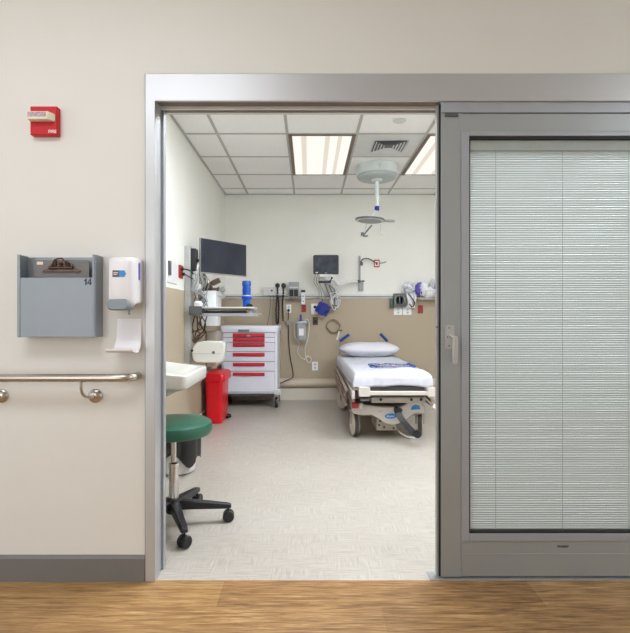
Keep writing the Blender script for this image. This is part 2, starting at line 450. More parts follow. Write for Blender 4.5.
s_.box(gx0, gx1, D0 + .002, D1 - .002, gz1 - .008, gz1 + .004); s_.box(gx0, gx1, D0 + .002, D1 - .002, gz0 - .004, gz0 + .002)
s_.box(xl - .007, xl - .0005, D0 + .004, D1 - .004, .012, dzp(104))
s_.build('gasket', 'gasket', leaf, smooth=False, label='black rubber gasket')
MB().box(xl - .014, xl - .0072, D0 + .01, D1 - .01, .012, dzp(104)).build('edge_strip', 'mid_grey', leaf, smooth=False)
MB().box(gx0 + .001, gx1 - .001, D0 + .010, D0 + .014, gz0, gz1).build('glass_pane', 'glass', leaf, smooth=False)
bl = MB(); by = D0 + .028
pitch = 0.00967; n = int((dzp(149) - gz0) / pitch)
for i in range(n):
    z = gz0 + .004 + i * pitch
    jit = .0004 * math.sin(i * 1.57 + .3)
    pr = []
    for k in range(6):
        t = k / 5 - .5
        pr.append((by + math.cos(R(72)) * t * .0112 - .0034 * (1 - 4 * t * t), z + .0048 + math.sin(R(72)) * t * .0112 + jit))
    bl.add([Vector((x, y, zz)) for y, zz in pr for x in (gx0 + .004, gx1 - .004)], [(2 * k, 2 * k + 1, 2 * k + 3, 2 * k + 2) for k in range(5)])
blind = bl.build('blind', 'blind_white', leaf)
MB().box(gx0 + .002, gx1 - .002, D0 + .017, D1 - .008, dzp(149), gz1 - .0075).build('head_rail', 'light_grey', blind, bevel=.001)
cd = MB()
for px in (497.5, 565, 632):
    cd.cyl((dxp(px), by - .0085, gz0), (dxp(px), by - .0085, dzp(149)), .0008, 5)
cd.build('ladder_cord', 'mid_grey', blind)
MB().box(xl, xr, D0 - .006, D0 + .02, dzp(113), HZ - .0015).build('track_cover', 'anodised_side', leaf, bevel=.001, smooth=False)
MB().box(dxp(445), dxp(458), D0 - .0065, D0 + .004, dzp(117), dzp(113.2)).build('stop_block', 'dark_grey', leaf, bevel=.001, label='small dark stop under the track')
text('STANLEY', .0115, (dxp(557.5), D0 + .001, dzp(547.5)), 'text_dark', leaf, name='lettering', bold=.0004)
lh = MB(); c = Vector((dxp(449.6), D0, dzp(337)))
lh.loft([rrz(c.x - .018, c.x + .018, c.z - .050, c.z + .050, .004, D0 + .001), rrz(c.x - .018, c.x + .018, c.z - .050, c.z + .050, .004, D0 - .006)])
plate = lh.build('latch_plate', 'latch_grey', leaf, bevel=.001)
sc_ = MB()
for a, b in ((-.004, .038), (-.004, -.036), (-.010, .0)): sc_.cyl((c.x + a, D0 - .0055, c.z + b), (c.x + a, D0 - .0075, c.z + b), .003, 10)
sc_.build('screw', 'dark_grey', plate)
hv = MB()
hv.tube([(c.x + .004, D0 - .005, c.z + .006), (c.x + .006, D0 - .022, c.z + .004), (c.x + .012, D0 - .032, c.z - .004)], [.009, .009, .008], 12)
hx, hz = c.x + .013, c.z
hv.loft([rr(hx - .0095, hx + .0095, D0 - .040, D0 - .026, .005, hz - .108), rr(hx - .0105, hx + .0105, D0 - .041, D0 - .025, .005, hz - .05), rr(hx - .0095, hx + .0095, D0 - .040, D0 - .026, .005, hz + .004)])
hv.build('latch_lever', 'latch_grey', leaf, bevel=.001)
MB().cyl((xl - .012, D0 + .002, dzp(327)), (xl - .018, D0 + .008, dzp(327)), .003).build('latch_pin', 'dark_grey', leaf)

# ------------------------------------------------------------------ corridor wall things
# file holder
H = thing('file_holder', 'grey metal wall file holder marked 14, left of the white dispenser', 'file holder', (-1.008, WF, 1.017))
x0, x1, yf, z0, z1 = -1.172, -.857, 1.939, 1.016, 1.347
MB().box(x0 + .002, x1 - .002, WF - .006, WF - .0005, z0, z1 - .004).build('back_panel', 'holder_grey', H, bevel=.001)
for a, b in ((x0, x0 + .005), (x1 - .005, x1)):
    sp = MB(); sp.box(a, b, yf, WF - .0005, z0 - .002, z1)
    if a > -1: sp.box(x1 - .012, x1 - .0045, yf - .0025, yf + .0025, z0 - .002, z1)
    else: sp.box(x0 + .0045, x0 + .013, yf - .0025, yf + .0025, z0 - .002, z1)
    sp.build('side_panel', 'holder_grey', H, bevel=.001)
MB().box(x0 + .013, x1 - .012, yf - .001, yf + .004, z0, 1.254).build('front_panel', 'holder_grey', H, bevel=.001)
MB().box(x0 + .005, x1 - .005, yf + .004, WF - .006, z0, z0 + .004).build('bottom_panel', 'holder_grey', H)
q = P(84.0, 285.0, yf); yl = yf - .0015
def stroke(mb, pts): mb.prism([Vector((q.x + a, yl, q.z + b)) for a, b in pts], (0, .0006, 0))
n14 = MB()
stroke(n14, [(.0055, 0), (.0115, 0), (.0115, .0255), (.0070, .0255), (.0055, .0225), (.0010, .0200), (.0010, .0155), (.0055, .0165)])
stroke(n14, [(.0235, 0), (.0285, 0), (.0285, .0255), (.0235, .0255)])
stroke(n14, [(.0135, .0050), (.0315, .0050), (.0315, .0092), (.0135, .0092)])
stroke(n14, [(.0135, .0085), (.0180, .0085), (.0245, .0205), (.0245, .0255)])
n14.build('lettering', 'text_dark', H, smooth=False)
# clipboard inside
ycb = 1.970
C_ = thing('clipboard', 'grey clipboard with a dark bronze clip, standing in the wall file holder', 'clipboard', (-1.0, ycb, z0 + .006))
p0, p1 = P(34.5, 260, ycb), P(89, 300, ycb)
MB().loft([rrz(p0.x, p1.x, z0 + .006, p0.z, .006, ycb), rrz(p0.x, p1.x, z0 + .006, p0.z, .006, ycb + .004)]).build('board', 'paper', C_)
cm = P(62, 267, ycb)
cl = MB()
cl.prism([Vector((cm.x + a, ycb - .0005, cm.z + b)) for a, b in ((-.078, -.020), (-.072, -.012), (-.05, -.006), (-.042, .012), (-.022, .026), (.022, .024), (.046, .010), (.052, -.006), (.074, -.012), (.08, -.020))], (0, -.007, 0))
cl.cyl((cm.x - .05, ycb - .009, cm.z - .004), (cm.x + .05, ycb - .009, cm.z - .004), .007, 12)
cl.tube(smoothpath([(cm.x - .034, ycb - .012, cm.z + .004), (cm.x - .02, ycb - .018, cm.z + .026), (cm.x, ycb - .010, cm.z + .034), (cm.x + .02, ycb - .018, cm.z + .024), (cm.x + .036, ycb - .012, cm.z + .004)]), .0035, 8)
cl.build('clip', 'bronze', C_, bevel=.001, label='dark bronze spring clip')
for a in (-.024, .0, .024):
    MB().cyl((cm.x + a, ycb - .004, cm.z + .014), (cm.x + a, ycb - .016, cm.z + .010), .007, 12).build('clip_rivet', 'bronze', C_, bevel=.001)
q = P(40, 263.2, ycb); MB().box(q.x - .012, q.x + .012, ycb - .001, ycb + .0005, q.z - .006, q.z + .006).build('sticker', 'cream', C_)
# dispenser
SD = thing('soap_dispenser', 'white wall dispenser with a grey push bar, right of the grey file holder', 'dispenser', (-.745, WF, 1.12))
a0, a1, t0, t1 = -.800, -.690, 1.150, 1.336
rings = []
for y, ins, ti, bi in ((WF - .0005, .0, .0, .0), (WF - .05, .0, 0, 0), (WF - .085, .003, .002, -.012), (WF - .100, .009, .008, .0), (WF - .108, .018, .018, .01)):
    rings.append(rrz(a0 + ins, a1 - ins, t0 + .0 + bi, t1 - ti, .014, y))
MB().loft(rings).build('housing', 'white_plastic', SD)
MB().loft([rrz(a0 + .008, a1 - .022, 1.128, 1.163, .016, y) if k in (0, 3) else rrz(a0 + .004, a1 - .018, 1.122, 1.168, .018, y) for k, y in enumerate((WF - .03, WF - .05, WF - .105, WF - .116))]).build('push_bar', 'grey_plastic', SD, label='grey push bar')
yy = WF - .1085
q0, q1 = P(112.5, 270.3, yy), P(126, 277, yy)
MB().box(q0.x, q0.x + .028, yy - .0006, yy + .004, q1.z, q0.z).build('badge', 'dark_grey', SD)
MB().prism([Vector((q0.x + .026 + a, yy - .0008, (q0.z + q1.z) / 2 + b)) for a, b in ((0, .013), (.021, .013), (.027, .0), (.021, -.013), (0, -.013))], (0, .004, 0)).build('badge', 'logo_blue', SD, label='blue half of the badge')
MB().box(q0.x + .004, q0.x + .022, yy - .0011, yy - .0004, q1.z + .015, q1.z + .018).box(q0.x + .004, q0.x + .018, yy - .0011, yy - .0004, q1.z + .009, q1.z + .0115).build('badge_mark', 'text_white', SD)
MB().loft([[Vector((a1 - .001, p.x, p.y)) for p in rr(WF - .055, WF - .040, 1.245, 1.315, .005, 0)], [Vector((a1 + .0015, p.x, p.y)) for p in rr(WF - .055, WF - .040, 1.245, 1.315, .005, 0)]]).build('level_window', 'purple', SD, label='narrow violet level window')
MB().tube([(a1 - .03, WF - .07, 1.13), (a1 - .03, WF - .07, 1.105)], .006, 10).build('spout', 'mid_grey', SD)
DT = MB(); prof = []
path = [(WF - .001, 1.088), (WF - .004, 1.05), (WF - .012, 1.00), (WF - .030, .970), (WF - .065, .958), (WF - .100, .960), (WF - .115, .970)]
n_ = len(path); W0 = [(-.797, -.697), (-.798, -.696), (-.798, -.694), (-.800, -.692), (-.803, -.688), (-.802, -.689), (-.798, -.694)]
vs = []
for (y, z), (xa, xb) in zip(path, W0): vs += [Vector((xa, y, z)), Vector((xb, y, z)), Vector((xb, y - .001, z - .005)), Vector((xa, y - .001, z - .005))]
DT.loft([vs[4 * i:4 * i + 4] for i in range(n_)])
dt = DT.build('drip_tray', 'white_plastic', bevel=.001); tag(dt, 'curved white drip tray on the wall below the white dispenser', 'drip tray')
# handrail
HR = thing('handrail', 'brushed steel handrail along the corridor wall, below the file holder', 'handrail', (-.9, WF, .852))
yr = WF - .078
MB().tube([(-4, yr, .852), (-2.5, yr, .852), (-.82, yr, .852)] + smoothpath([(-.775, yr, .852), (-.735, yr + .006, .852), (-.714, yr + .028, .852), (-.712, yr + .055, .852), (-.712, WF - .001, .852)]), .0165, 20).build('rail', 'steel', HR)
for px in (-.888, -1.279, -2.4, -3.5):
    xx = px
    br_ = MB(); br_.tube(smoothpath([(xx - .024, yr, .838), (xx - .024, yr + .004, .80), (xx - .016, yr + .02, .775), (xx, WF - .03, .768), (xx, WF - .004, .768)]), .006, 10)
    b0 = br_.build('bracket', 'steel', HR)
    MB().lathe([(.0, -.004), (.029, 0), (.029, .006), (.024, .012), (.010, .017), (0, .018)], (xx, WF - .0005, .768), 28, (0, -1, 0)).build('escutcheon', 'steel', b0)
# fire alarm
FA = thing('fire_alarm', 'red square fire alarm strobe high on the corridor wall', 'fire alarm', (-1.12, WF, 1.92))
x0, x1 = (34 - CX) / F * WF, (60.5 - CX) / F * WF; z0, z1 = 1.843, 1.961
MB().loft([rrz(x0, x1, z0, z1, .003, WF - .0005), rrz(x0, x1, z0, z1, .003, WF - .026), rrz(x0 + .003, x1 - .003, z0 + .003, z1 - .003, .003, WF - .030)]).build('base_plate', 'red', FA)
ys = WF - .030
sx0, sx1 = P(30.5, 0, ys).x, P(55.5, 0, ys).x; sz0, sz1 = P(0, 122, ys).z, P(0, 114, ys).z
sb = MB(); sb.prism([Vector((sx0, ys, 0)), Vector((sx1, ys, 0)), Vector((sx1 - .016, ys - .030, 0)), Vector((sx0 + .004, ys - .030, 0))], (0, 0, sz1 - sz0))
for v in sb.v: v.z += sz0
strobe = sb.build('strobe_lens', 'cream', FA, bevel=.003, label='white strobe lens')
MB().box(sx0 + .006, sx0 + .080, ys - .0315, ys - .0295, sz0 + .011, sz1 - .004).build('reflector', 'pattern', strobe)
text('FIRE', .0185, (P(48.3, 0, ys).x, ys - .0006, P(0, 133, ys).z), 'text_white', FA, bold=.0002)

# ------------------------------------------------------------------ lights
def troffer(x0, x1, y0, y1, lens, label, band=None, group='added unseen ceiling light panels'):
    T = thing('ceiling_light', label, 'ceiling light', ((x0 + x1) / 2, (y0 + y1) / 2, CZ), group)
    f = MB(); t = .035
    f.box(x0 + .002, x0 + t, y0, y1, CZ - .013, CZ - .0002); f.box(x1 - t, x1 - .002, y0, y1, CZ - .013, CZ - .0002)
    f.box(x0 + t, x1 - t, y0 + .002, y0 + t * .6, CZ - .013, CZ - .0002); f.box(x0 + t, x1 - t, y1 - t * .6, y1 - .002, CZ - .013, CZ - .0002)
    f.build('frame', 'track_brown', T)
    MB().box(x0 + t, x1 - t, y0 + t * .6, y1 - t * .6, CZ - .009, CZ - .0003).build('diffuser', lens, T)
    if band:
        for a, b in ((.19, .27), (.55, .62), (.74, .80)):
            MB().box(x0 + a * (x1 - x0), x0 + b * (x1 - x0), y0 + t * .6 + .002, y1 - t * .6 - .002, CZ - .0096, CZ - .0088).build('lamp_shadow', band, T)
    return T
troffer(cols[1] + .006, cols[2] - .006, 4.24, 5.45, 'lens', 'rectangular ceiling light panel left of the air vent', 'lens_band', None)
troffer(cols[3] + .006, cols[4] - .006, 4.24, 5.45, 'lens', 'rectangular ceiling light panel at the right, beside the door edge', 'lens_band', None)
troffer(cols[1] + .006, cols[2] - .006, 2.42, 3.62, 'lens_unseen_fill', 'added unseen ceiling light panel just inside the doorway', None)  # out of view, added to light the room
troffer(cols[3] + .006, cols[4] - .006, 2.42, 3.62, 'lens_unseen_fill', 'added unseen ceiling light panel just inside the doorway', None)
for xa in (1.66,):
    troffer(xa + .02, xa + .62, 2.42, 3.62, 'lens_unseen_fill', 'added unseen ceiling light panel at the far right of the room', None)  # out of view, added to light the room from the right
for xa in (-1.5, 2.4):
    troffer(xa, xa + 1.2, .30, .90, 'lens_corridor', 'corridor ceiling light panel', None, 'corridor ceiling lights')

# round detector / vent
cx_, cy_ = P(399.5, 120.3, 3.95).x, 3.95
tag(MB().lathe([(.052, 0), (.052, -.006), (.044, -.012), (.02, -.016), (0, -.016)], (cx_, cy_, CZ), 28).build('sprinkler_cover', 'light_grey'), 'small round white cover on the ceiling tile nearest the doorway', 'ceiling cover')
V = thing('air_vent', 'square white ceiling air vent beside the surgical light mount', 'air vent', (.75, 4.55, CZ))
vm = (cols[2] + .012, cols[3] - .012, rows[3] + .012, rows[2] - .012)
MB().box(vm[0], vm[1], vm[2], vm[3], CZ - .003, CZ - .0003).build('face_panel', 'light_grey', V)
lv = MB(); lk = MB(); cxv, cyv = .75, 4.55
for k in range(5):
    o = .148 - k * .028; i = o - .012
    for sgn in (0, 1):
        pass
    outer = rr(cxv - o, cxv + o, cyv - o, cyv + o, .002, CZ - .003, 1); mid = rr(cxv - o - .014, cxv + o + .014, cyv - o - .014, cyv + o + .014, .002, CZ - .010, 1)
    lv.loft([outer, mid], False, False)
lv.build('louvre', 'light_grey', V, smooth=False)
lk.box(cxv - .148, cxv + .148, cyv - .148, cyv + .148, CZ - .0045, CZ - .003)
lk.build('duct_opening', 'dark_grey', V, smooth=False)

# surgical light boom
bx, byy = .728, 5.17
B = thing('surgical_light', 'white ceiling-mounted surgical light with a round mount, pole and flat head', 'surgical light', (bx, byy, CZ))
MB().lathe([(.215, 0), (.215, -.03), (.225, -.034), (.225, -.085), (.221, -.098), (0, -.099)], (bx, byy, CZ - .0005), 48).build('ceiling_mount', 'boom_white', B)
MB().lathe([(.214, -.100), (.212, -.116), (.200, -.130), (.180, -.138), (.06, -.142), (0, -.142)], (bx, byy, CZ - .0005), 48).build('bottom_cover', 'boom_grey', B)
smk = MB(); smk.box(bx - .002, bx + .002, byy - .2262, byy - .222, CZ - .083, CZ - .036)
for k in range(2): smk.cyl((bx - .012, byy - .2275, CZ - .05 - .02 * k), (bx - .012, byy - .222, CZ - .05 - .02 * k), .004, 8)
smk.build('seam', 'mid_grey', B)
MB().lathe([(.06, -.14), (.055, -.155), (.03, -.165), (0, -.165)], (bx, byy, CZ), 24).build('collar', 'light_grey', B)
zj = P(0, 208.3, byy).z
MB().cyl((bx, byy, CZ - .12), (bx, byy, zj + .02), .023, 20).build('pole', 'boom_white', B)
MB().lathe([(0, .028), (.022, .026), (.026, .01), (.026, -.015), (.02, -.026), (0, -.026)], (bx, byy, zj), 20).build('joint', 'navy', B, label='dark blue joint on the pole')
hc = P(370, 219.5, byy)
MB().tube([(bx, byy, zj - .01), (bx - .03, byy, zj - .05), (hc.x + .01, byy, hc.z + .025)], .014, 12).build('arm', 'light_grey', B)
tl = Matrix.Rotation(R(3), 3, 'Y')
hd = MB(); hd.lathe([(0, .034), (.05, .033), (.11, .022), (.148, .008), (.155, -.004), (.15, -.014), (.13, -.018), (0, -.018)], (0, 0, 0), 40)
for v in hd.v: v.xyz = tl @ v + hc
hd.build('lamp_head', 'boom_white', B)
rim = MB(); rim.lathe([(.1485, .006), (.157, .004), (.158, -.008), (.151, -.013)], (0, 0, 0), 40)
for v in rim.v: v.xyz = tl @ v + hc
rim.build('rim', 'dark_grey', B)
lg = MB(); lg.lathe([(.125, -.017), (.125, -.021), (0, -.021)], (0, 0, 0), 36)
for v in lg.v: v.xyz = tl @ v + hc
lg.build('lamp_glass', 'mid_grey', B)
hb = MB(); hb.tube(smoothpath([hc + Vector((.11, -.02, -.008)), hc + Vector((.17, -.01, -.014)), hc + Vector((.26, 0, -.016))]), .014, 8)
hb.tube(smoothpath([hc + Vector((.10, -.05, -.010)), hc + Vector((.15, -.06, -.020)), hc + Vector((.20, -.02, -.018))]), .006, 8)
hb.build('side_handle', 'mid_grey', B)
for a, b in (((381, 224.5), (381, 234)), ((366.5, 224), (365, 232))):
    q0, q1 = P(*a, byy), P(*b, byy); MB().tube([q0, q1, q1 + Vector((.018, 0, -.006))], .007, 8).build('handle', 'light_grey', B)
q = P(363.5, 235, byy)
cmr = MB(); cmr.cbox(q + Vector((-.012, 0, .01)), (.03, .04, .035)); cmr.cbox(q + Vector((.02, 0, -.01)), (.05, .03, .014)); cmr.tube([q, P(372, 225, byy)], .009, 8)
cmr.build('camera_grip', 'dark_grey', B, bevel=.003, label='small dark grip under the head')

# ------------------------------------------------------------------ sink
zf = lambda x, y: .036 * max(0, min(1, (-.66 - x) / .25))
sk = MB(); A = (-1.103, -.615, 2.43, 2.93)
def sr(ins, z, r=.05, f=1): return rr(A[0], A[1] - ins, A[2] + ins * f, A[3] - ins * f, r, z, 6, zf)
sk.loft([rr(A[0], -.80, 2.56, 2.80, .08, .655, 6), rr(A[0], -.76, 2.53, 2.83, .09, .668, 6), rr(A[0], -.70, 2.49, 2.87, .08, .700, 6),
         sr(.025, .718, .05), sr(.010, .724, .04), sr(.003, .735, .035), sr(0, .785, .03), sr(.002, .795, .03), sr(.008, .800, .03),
         rr(-1.00, A[1] - .032, A[2] + .035, A[3] - .035, .07, .800, 6, zf), rr(-.995, A[1] - .040, A[2] + .042, A[3] - .042, .07, .792, 6, zf),
         rr(-.97, A[1] - .065, A[2] + .07, A[3] - .07, .09, .735, 6), rr(-.92, A[1] - .12, A[2] + .13, A[3] - .13, .09, .700, 6)])
SK = thing('sink', 'white porcelain wall-hung sink on the left wall, above the green stool', 'sink', (-1.104, 2.68, .65))
sk.build('basin', 'porcelain', SK)
MB().lathe([(.022, .0), (.022, .003), (.008, .004), (0, .002)], (-.84, 2.68, .7005), 20).build('drain', 'chrome', SK)
MB().tube(smoothpath([(-.98, 2.70, .670), (-.98, 2.70, .58), (-.985, 2.70, .53), (-1.01, 2.70, .51), (-1.04, 2.70, .53), (-1.06, 2.69, .56), (-1.104, 2.68, .56)]), .018, 12).build('drain_pipe', 'chrome', SK)
fc = MB(); fc.cyl((-1.05, 2.68, .833), (-1.05, 2.68, .88), .022); fc.tube(smoothpath([(-1.05, 2.68, .87), (-1.05, 2.68, .98), (-1.02, 2.68, 1.03), (-.96, 2.68, 1.03), (-.93, 2.68, .99)]), .010, 12)
fc.build('faucet', 'chrome', SK)

# ------------------------------------------------------------------ stool
sc = Vector((-.714, 2.55, 0))
ST = thing('stool', 'round green vinyl stool on a black five-star base with casters', 'stool', sc)
MB().lathe([(0, .475), (.165, .475), (.190, .480), (.200, .495), (.201, .520), (.195, .538), (.178, .548), (.12, .552), (0, .553)], sc, 48).build('seat', 'green_vinyl', ST)
MB().lathe([(0, .466), (.10, .466), (.10, .4755), (0, .4755)], sc, 24).build('seat_plate', 'black', ST)
col_ = MB().cyl(sc + Vector((0, 0, .32)), sc + Vector((0, 0, .468)), .0135, 20).build('gas_lift', 'chrome', ST)
MB().lathe([(0, .10), (.026, .10), (.025, .30), (.027, .302), (.027, .325), (.018, .330), (0, .330)], sc, 24).build('column_sleeve', 'chrome', ST)
MB().lathe([(0, .06), (.036, .065), (.042, .08), (.042, .125), (.034, .142), (0, .142)], sc, 24).build('hub', 'black_plastic', ST)
for a in (-64.5, 8, 78, 152, 224):
    d = Vector((math.cos(R(a)), math.sin(R(a)), 0)); s2 = Vector((-d.y, d.x, 0)); L_ = .285
    rings = []
    for t, w_, zt, zb in ((.02, .030, .132, .085), (.10, .026, .124, .082), (.22, .021, .107, .076), (.28, .020, .098, .074), (.30, .014, .092, .075)):
        c0 = sc + d * t
        rings.append([c0 + s2 * w_ + Vector((0, 0, zb)), c0 + s2 * w_ * .8 + Vector((0, 0, zt)), c0 - s2 * w_ * .8 + Vector((0, 0, zt)), c0 - s2 * w_ + Vector((0, 0, zb))])
    leg = MB().loft(rings).build('leg', 'black_plastic', ST, bevel=.004)
    cc = sc + d * L_; ax = (s2 * .5 + d * .85).normalized() if a == -64.5 else s2
    m_ = MB()
    for sg in (-1, 1):
        m_.lathe([(0, -.010), (.026, -.010), (.030, -.006), (.030, .006), (.026, .010), (.010, .011), (0, .008)], cc + ax * .014 * sg + Vector((0, 0, .0305)), 24, ax * sg)
    m_.cyl(cc + Vector((0, 0, .045)), cc + Vector((0, 0, .082)), .006, 10); m_.cyl(cc - ax * .02 + Vector((0, 0, .0305)), cc + ax * .02 + Vector((0, 0, .0305)), .008, 10)
    m_.build('caster', 'black', leg)

# waste bin behind the stool
wc = Vector((-.93, 3.42, 0))
WB_ = thing('waste_bin', 'pale round waste bin with a black liner, behind the stool', 'waste bin', wc)
MB().lathe([(0, .001), (.095, .001), (.118, .012), (.128, .05), (.148, .30), (.152, .302), (.144, .305), (.120, .04), (0, .03)], wc, 32).build('bucket', 'white_plastic', WB_)
lm = MB(); n = 40; rings = []
for h, rr_ in ((.26, .138), (.315, .146), (.318, .156), (.25, .158), (.19, .158), (.13, .156)):
    ring = []
    for k in range(n):
        a = 2 * math.pi * k / n; j = (.006 * math.sin(a * 7) + .004 * math.sin(a * 13 + 1)) * (1 if h < .3 else .4)
        hh = h - (.03 * math.sin(a * 2.0 + .4) + .02 * math.sin(a * 5) if h < .14 else 0)
        if h < .2: hh -= .09 * max(0, math.cos(a - R(-40))) ** 8 * (1 if h < .14 else .3)
        ring.append(wc + Vector(((rr_ + j) * math.cos(a), (rr_ + j) * math.sin(a), hh)))
    rings.append(ring)
lm.loft(rings, False, False).build('bin_liner', 'liner_black', WB_, label='black plastic liner folded over the rim')

# ------------------------------------------------------------------ red bin
RB = thing('step_bin', 'tall bright red step-on bin with lid, beside the medical cart', 'step bin', (-.97, 5.1, 0))
rx0, rx1, ry0, ry1 = -1.055, -.880, 4.90, 5.32
MB().loft([rr(rx0 + .012, rx1 - .012, ry0 + .012, ry1 - .03, .03, .004), rr(rx0 + .008, rx1 - .008, ry0 + .008, ry1 - .02, .03, .02), rr(rx0, rx1, ry0, ry1, .035, .44)]).build('body', 'bin_red', RB)
MB().loft([rr(rx0 - .008, rx1 + .02, ry0 - .012, ry1 + .012, .045, .43), rr(rx0 - .012, rx1 + .025, ry0 - .016, ry1 + .014, .045, .435), rr(rx0 - .012, rx1 + .025, ry0 - .016, ry1 + .014, .045, .488), rr(rx0 - .004, rx1 + .016, ry0 - .006, ry1 + .006, .045, .512), rr(rx0 + .02, rx1 - .01, ry0 + .03, ry1 - .03, .05, .524)]).build('lid', 'bin_red', RB)
pd = MB(); pd.box(rx1 - .02, rx1 + .02, 5.16, 5.24, .008, .03); pd.tube(smoothpath([(rx1 + .0, 5.20, .045), (rx1 + .03, 5.20, .04), (rx1 + .038, 5.20, .018), (rx1 + .015, 5.20, .012)]), .007, 8)
pd.build('pedal', 'black', RB, bevel=.003, label='small black foot pedal')

# ------------------------------------------------------------------ medical cart
CY0 = 5.75; sc_c = CY0 / F
def cx(px): return (px - CX) * sc_c
def cz(py): return EYE - (py - CY) * sc_c
CT = thing('medical_cart', 'white medical cart with red drawer handles against the back wall', 'medical cart', (cx(249.7), 6.0, 0))
c0, c1 = cx(221), cx(277.4); yb = 6.26
MB().loft([rr(c0, c1, CY0 + .012, yb, .02, cz(393.6)), rr(c0, c1, CY0 + .012, yb, .02, cz(328))]).build('cabinet', 'cart_white', CT)
MB().loft([rr(c0 - .01, c1 + .01, CY0 - .012, yb, .03, cz(332)), rr(c0 - .012, c1 + .012, CY0 - .014, yb, .03, cz(330)), rr(c0 - .012, c1 + .012, CY0 - .014, yb, .03, cz(327)), rr(c0 - .004, c1 + .004, CY0 - .006, yb, .03, cz(326))]).build('top', 'cart_white', CT)
d0, d1 = cx(223.3), cx(274.6)
edges = [332.6, 337.5, 342.5, 351.6, 361.5, 371.3, 392.3]; hys = [(333.3, 337.2), (338, 341.8), (342.9, 346.9), (352.9, 356.4), (362.8, 366.3), (372.5, 375.9)]
MB().box(d0 - .003, d1 + .003, CY0 + .009, CY0 + .013, cz(edges[-1]) - .002, cz(edges[0]) + .002).build('drawer_recess', 'mid_grey', CT)
for i in range(6):
    dr = MB().box(d0, d1, CY0, CY0 + .3, cz(edges[i + 1]) + .0045, cz(edges[i]) - .0045).build('drawer', 'cart_white', CT, bevel=.003)
    ha, hb_ = cx(233), cx(264.7); zz0, zz1 = cz(hys[i][1]), cz(hys[i][0])
    MB().prism([Vector((ha, CY0 + .002, zz0)), Vector((ha, CY0 - .018, zz0 + .006)), Vector((ha, CY0 - .018, zz0 + .026)), Vector((ha, CY0 - .008, zz1)), Vector((ha, CY0 + .002, zz1))], (hb_ - ha, 0, 0)).build('handle', 'handle_red', dr, bevel=.002, label='red handle')
MB().box(cx(247), cx(250.5), CY0 - .0195, CY0 - .0175, cz(336.4), cz(335.2)).build('label_tag', 'cream', CT)
kp = MB(); kp.box(cx(238.3), cx(249.6), CY0 - .0195, CY0 - .008, cz(331.8), cz(329.3))
kp = kp.build('lock_keypad', 'grey_plastic', CT, bevel=.002)
kk = MB()
for k in range(5): kk.box(cx(239 + k * 2), cx(240.2 + k * 2), CY0 - .021, CY0 - .019, cz(331.2), cz(330))
kk.build('key', 'dark_grey', kp)
bp_ = MB(); bp_.box(cx(274), cx(280.6), CY0 - .016, CY0 + .05, cz(394.8), cz(389.5)); bp_.build('corner_bumper', 'light_grey', CT, bevel=.008); MB().box(cx(219.3), cx(226), CY0 - .016, CY0 + .05, cz(394.8), cz(389.5)).build('corner_bumper', 'light_grey', CT, bevel=.008)
MB().box(c0 + .01, c1 - .01, CY0 + .03, yb - .02, .150, .178).build('under_frame', 'dark_grey', CT)
def caster(T, x, y, r, ztop, m1='black', m2='light_grey', w=.022):
    cs = MB(); cs.lathe([(0, -w / 2), (r * .9, -w / 2), (r, -w / 4), (r, w / 4), (r * .9, w / 2), (0, w / 2)], (x, y, r + .001), 28, (1, 0, 0))
    o = cs.build('caster', m1, T)
    fk = MB(); fk.box(x - w * .5 - .007, x - w * .5 - .002, y - .018, y + .018, r - .01, ztop - .012); fk.box(x + w * .5 + .002, x + w * .5 + .007, y - .018, y + .018, r - .01, ztop - .012)
    fk.box(x - w * .5 - .009, x + w * .5 + .009, y - .024, y + .024, ztop - .022, ztop); fk.cyl((x - w * .5 - .007, y, r), (x + w * .5 + .007, y, r), .007, 10)
    fk.build('fork', m2, o, bevel=.002)
    return o
for x, y in ((cx(276), CY0 + .05), (cx(224), CY0 + .05), (cx(276), yb - .07), (cx(224), yb - .07)): caster(CT, x, y, .062, .152, w=.036)

# ------------------------------------------------------------------ workstation on the left wall
WS = thing('computer_workstation', 'grey wall-mounted computer workstation with a black monitor and silver tray', 'workstation', (LX, 4.34, .68))
MB().box(LX + .0005, -1.050, 4.27, 4.36, .66, 1.72).build('mounting_track', 'track_grey', WS, bevel=.004)
ml = Vector((-.976, 4.34, 1.645)); mr = Vector((-.622, 4.80, 1.645)); mc = (ml + mr) / 2
ux = (mr - ml).normalized(); un = Vector((ux.y, -ux.x, 0)); 
rot = Matrix((ux, -un, Vector((0, 0, 1)))).transposed()
hw = (mr - ml).length / 2
def L2W(v): return mc + rot @ Vector(v)
def local(mb):
    for v in mb.v: v.xyz = L2W(v)
    return mb
mon = local(MB().loft([rrz(-hw, hw, -.160, .160, .004, 0), rrz(-hw, hw, -.160, .160, .006, .018), rrz(-hw + .04, hw - .04, -.12, .12, .03, .040)])).build('monitor', 'mid_grey', WS, bevel=.002)
local(MB().box(-hw + .005, hw - .005, -.0015, .004, -.148, .156)).build('screen', 'screen', mon, label='dark glossy screen')
arm = MB(); arm.tube([Vector((-1.05, 4.33, 1.60)), Vector((-.99, 4.46, 1.60)), L2W((0, .05, 0)), L2W((0, .035, 0))], .02, 12); arm.cbox((-1.03, 4.33, 1.60), (.05, .10, .20))
arm.build('monitor_arm', 'black_plastic', WS, bevel=.003)
vsm = MB(); vsm.box(-1.045, -.99, 4.30, 4.36, 1.33, 1.50); vsm.tube(smoothpath([(-1.02, 4.33, 1.50), (-1.0, 4.36, 1.56), (-.99, 4.42, 1.60)]), .018, 10)
vsm.cyl((-1.0, 4.28, 1.36), (-1.0, 4.38, 1.36), .035, 20)
vsm.build('lift_arm', 'light_grey', WS, bevel=.006)
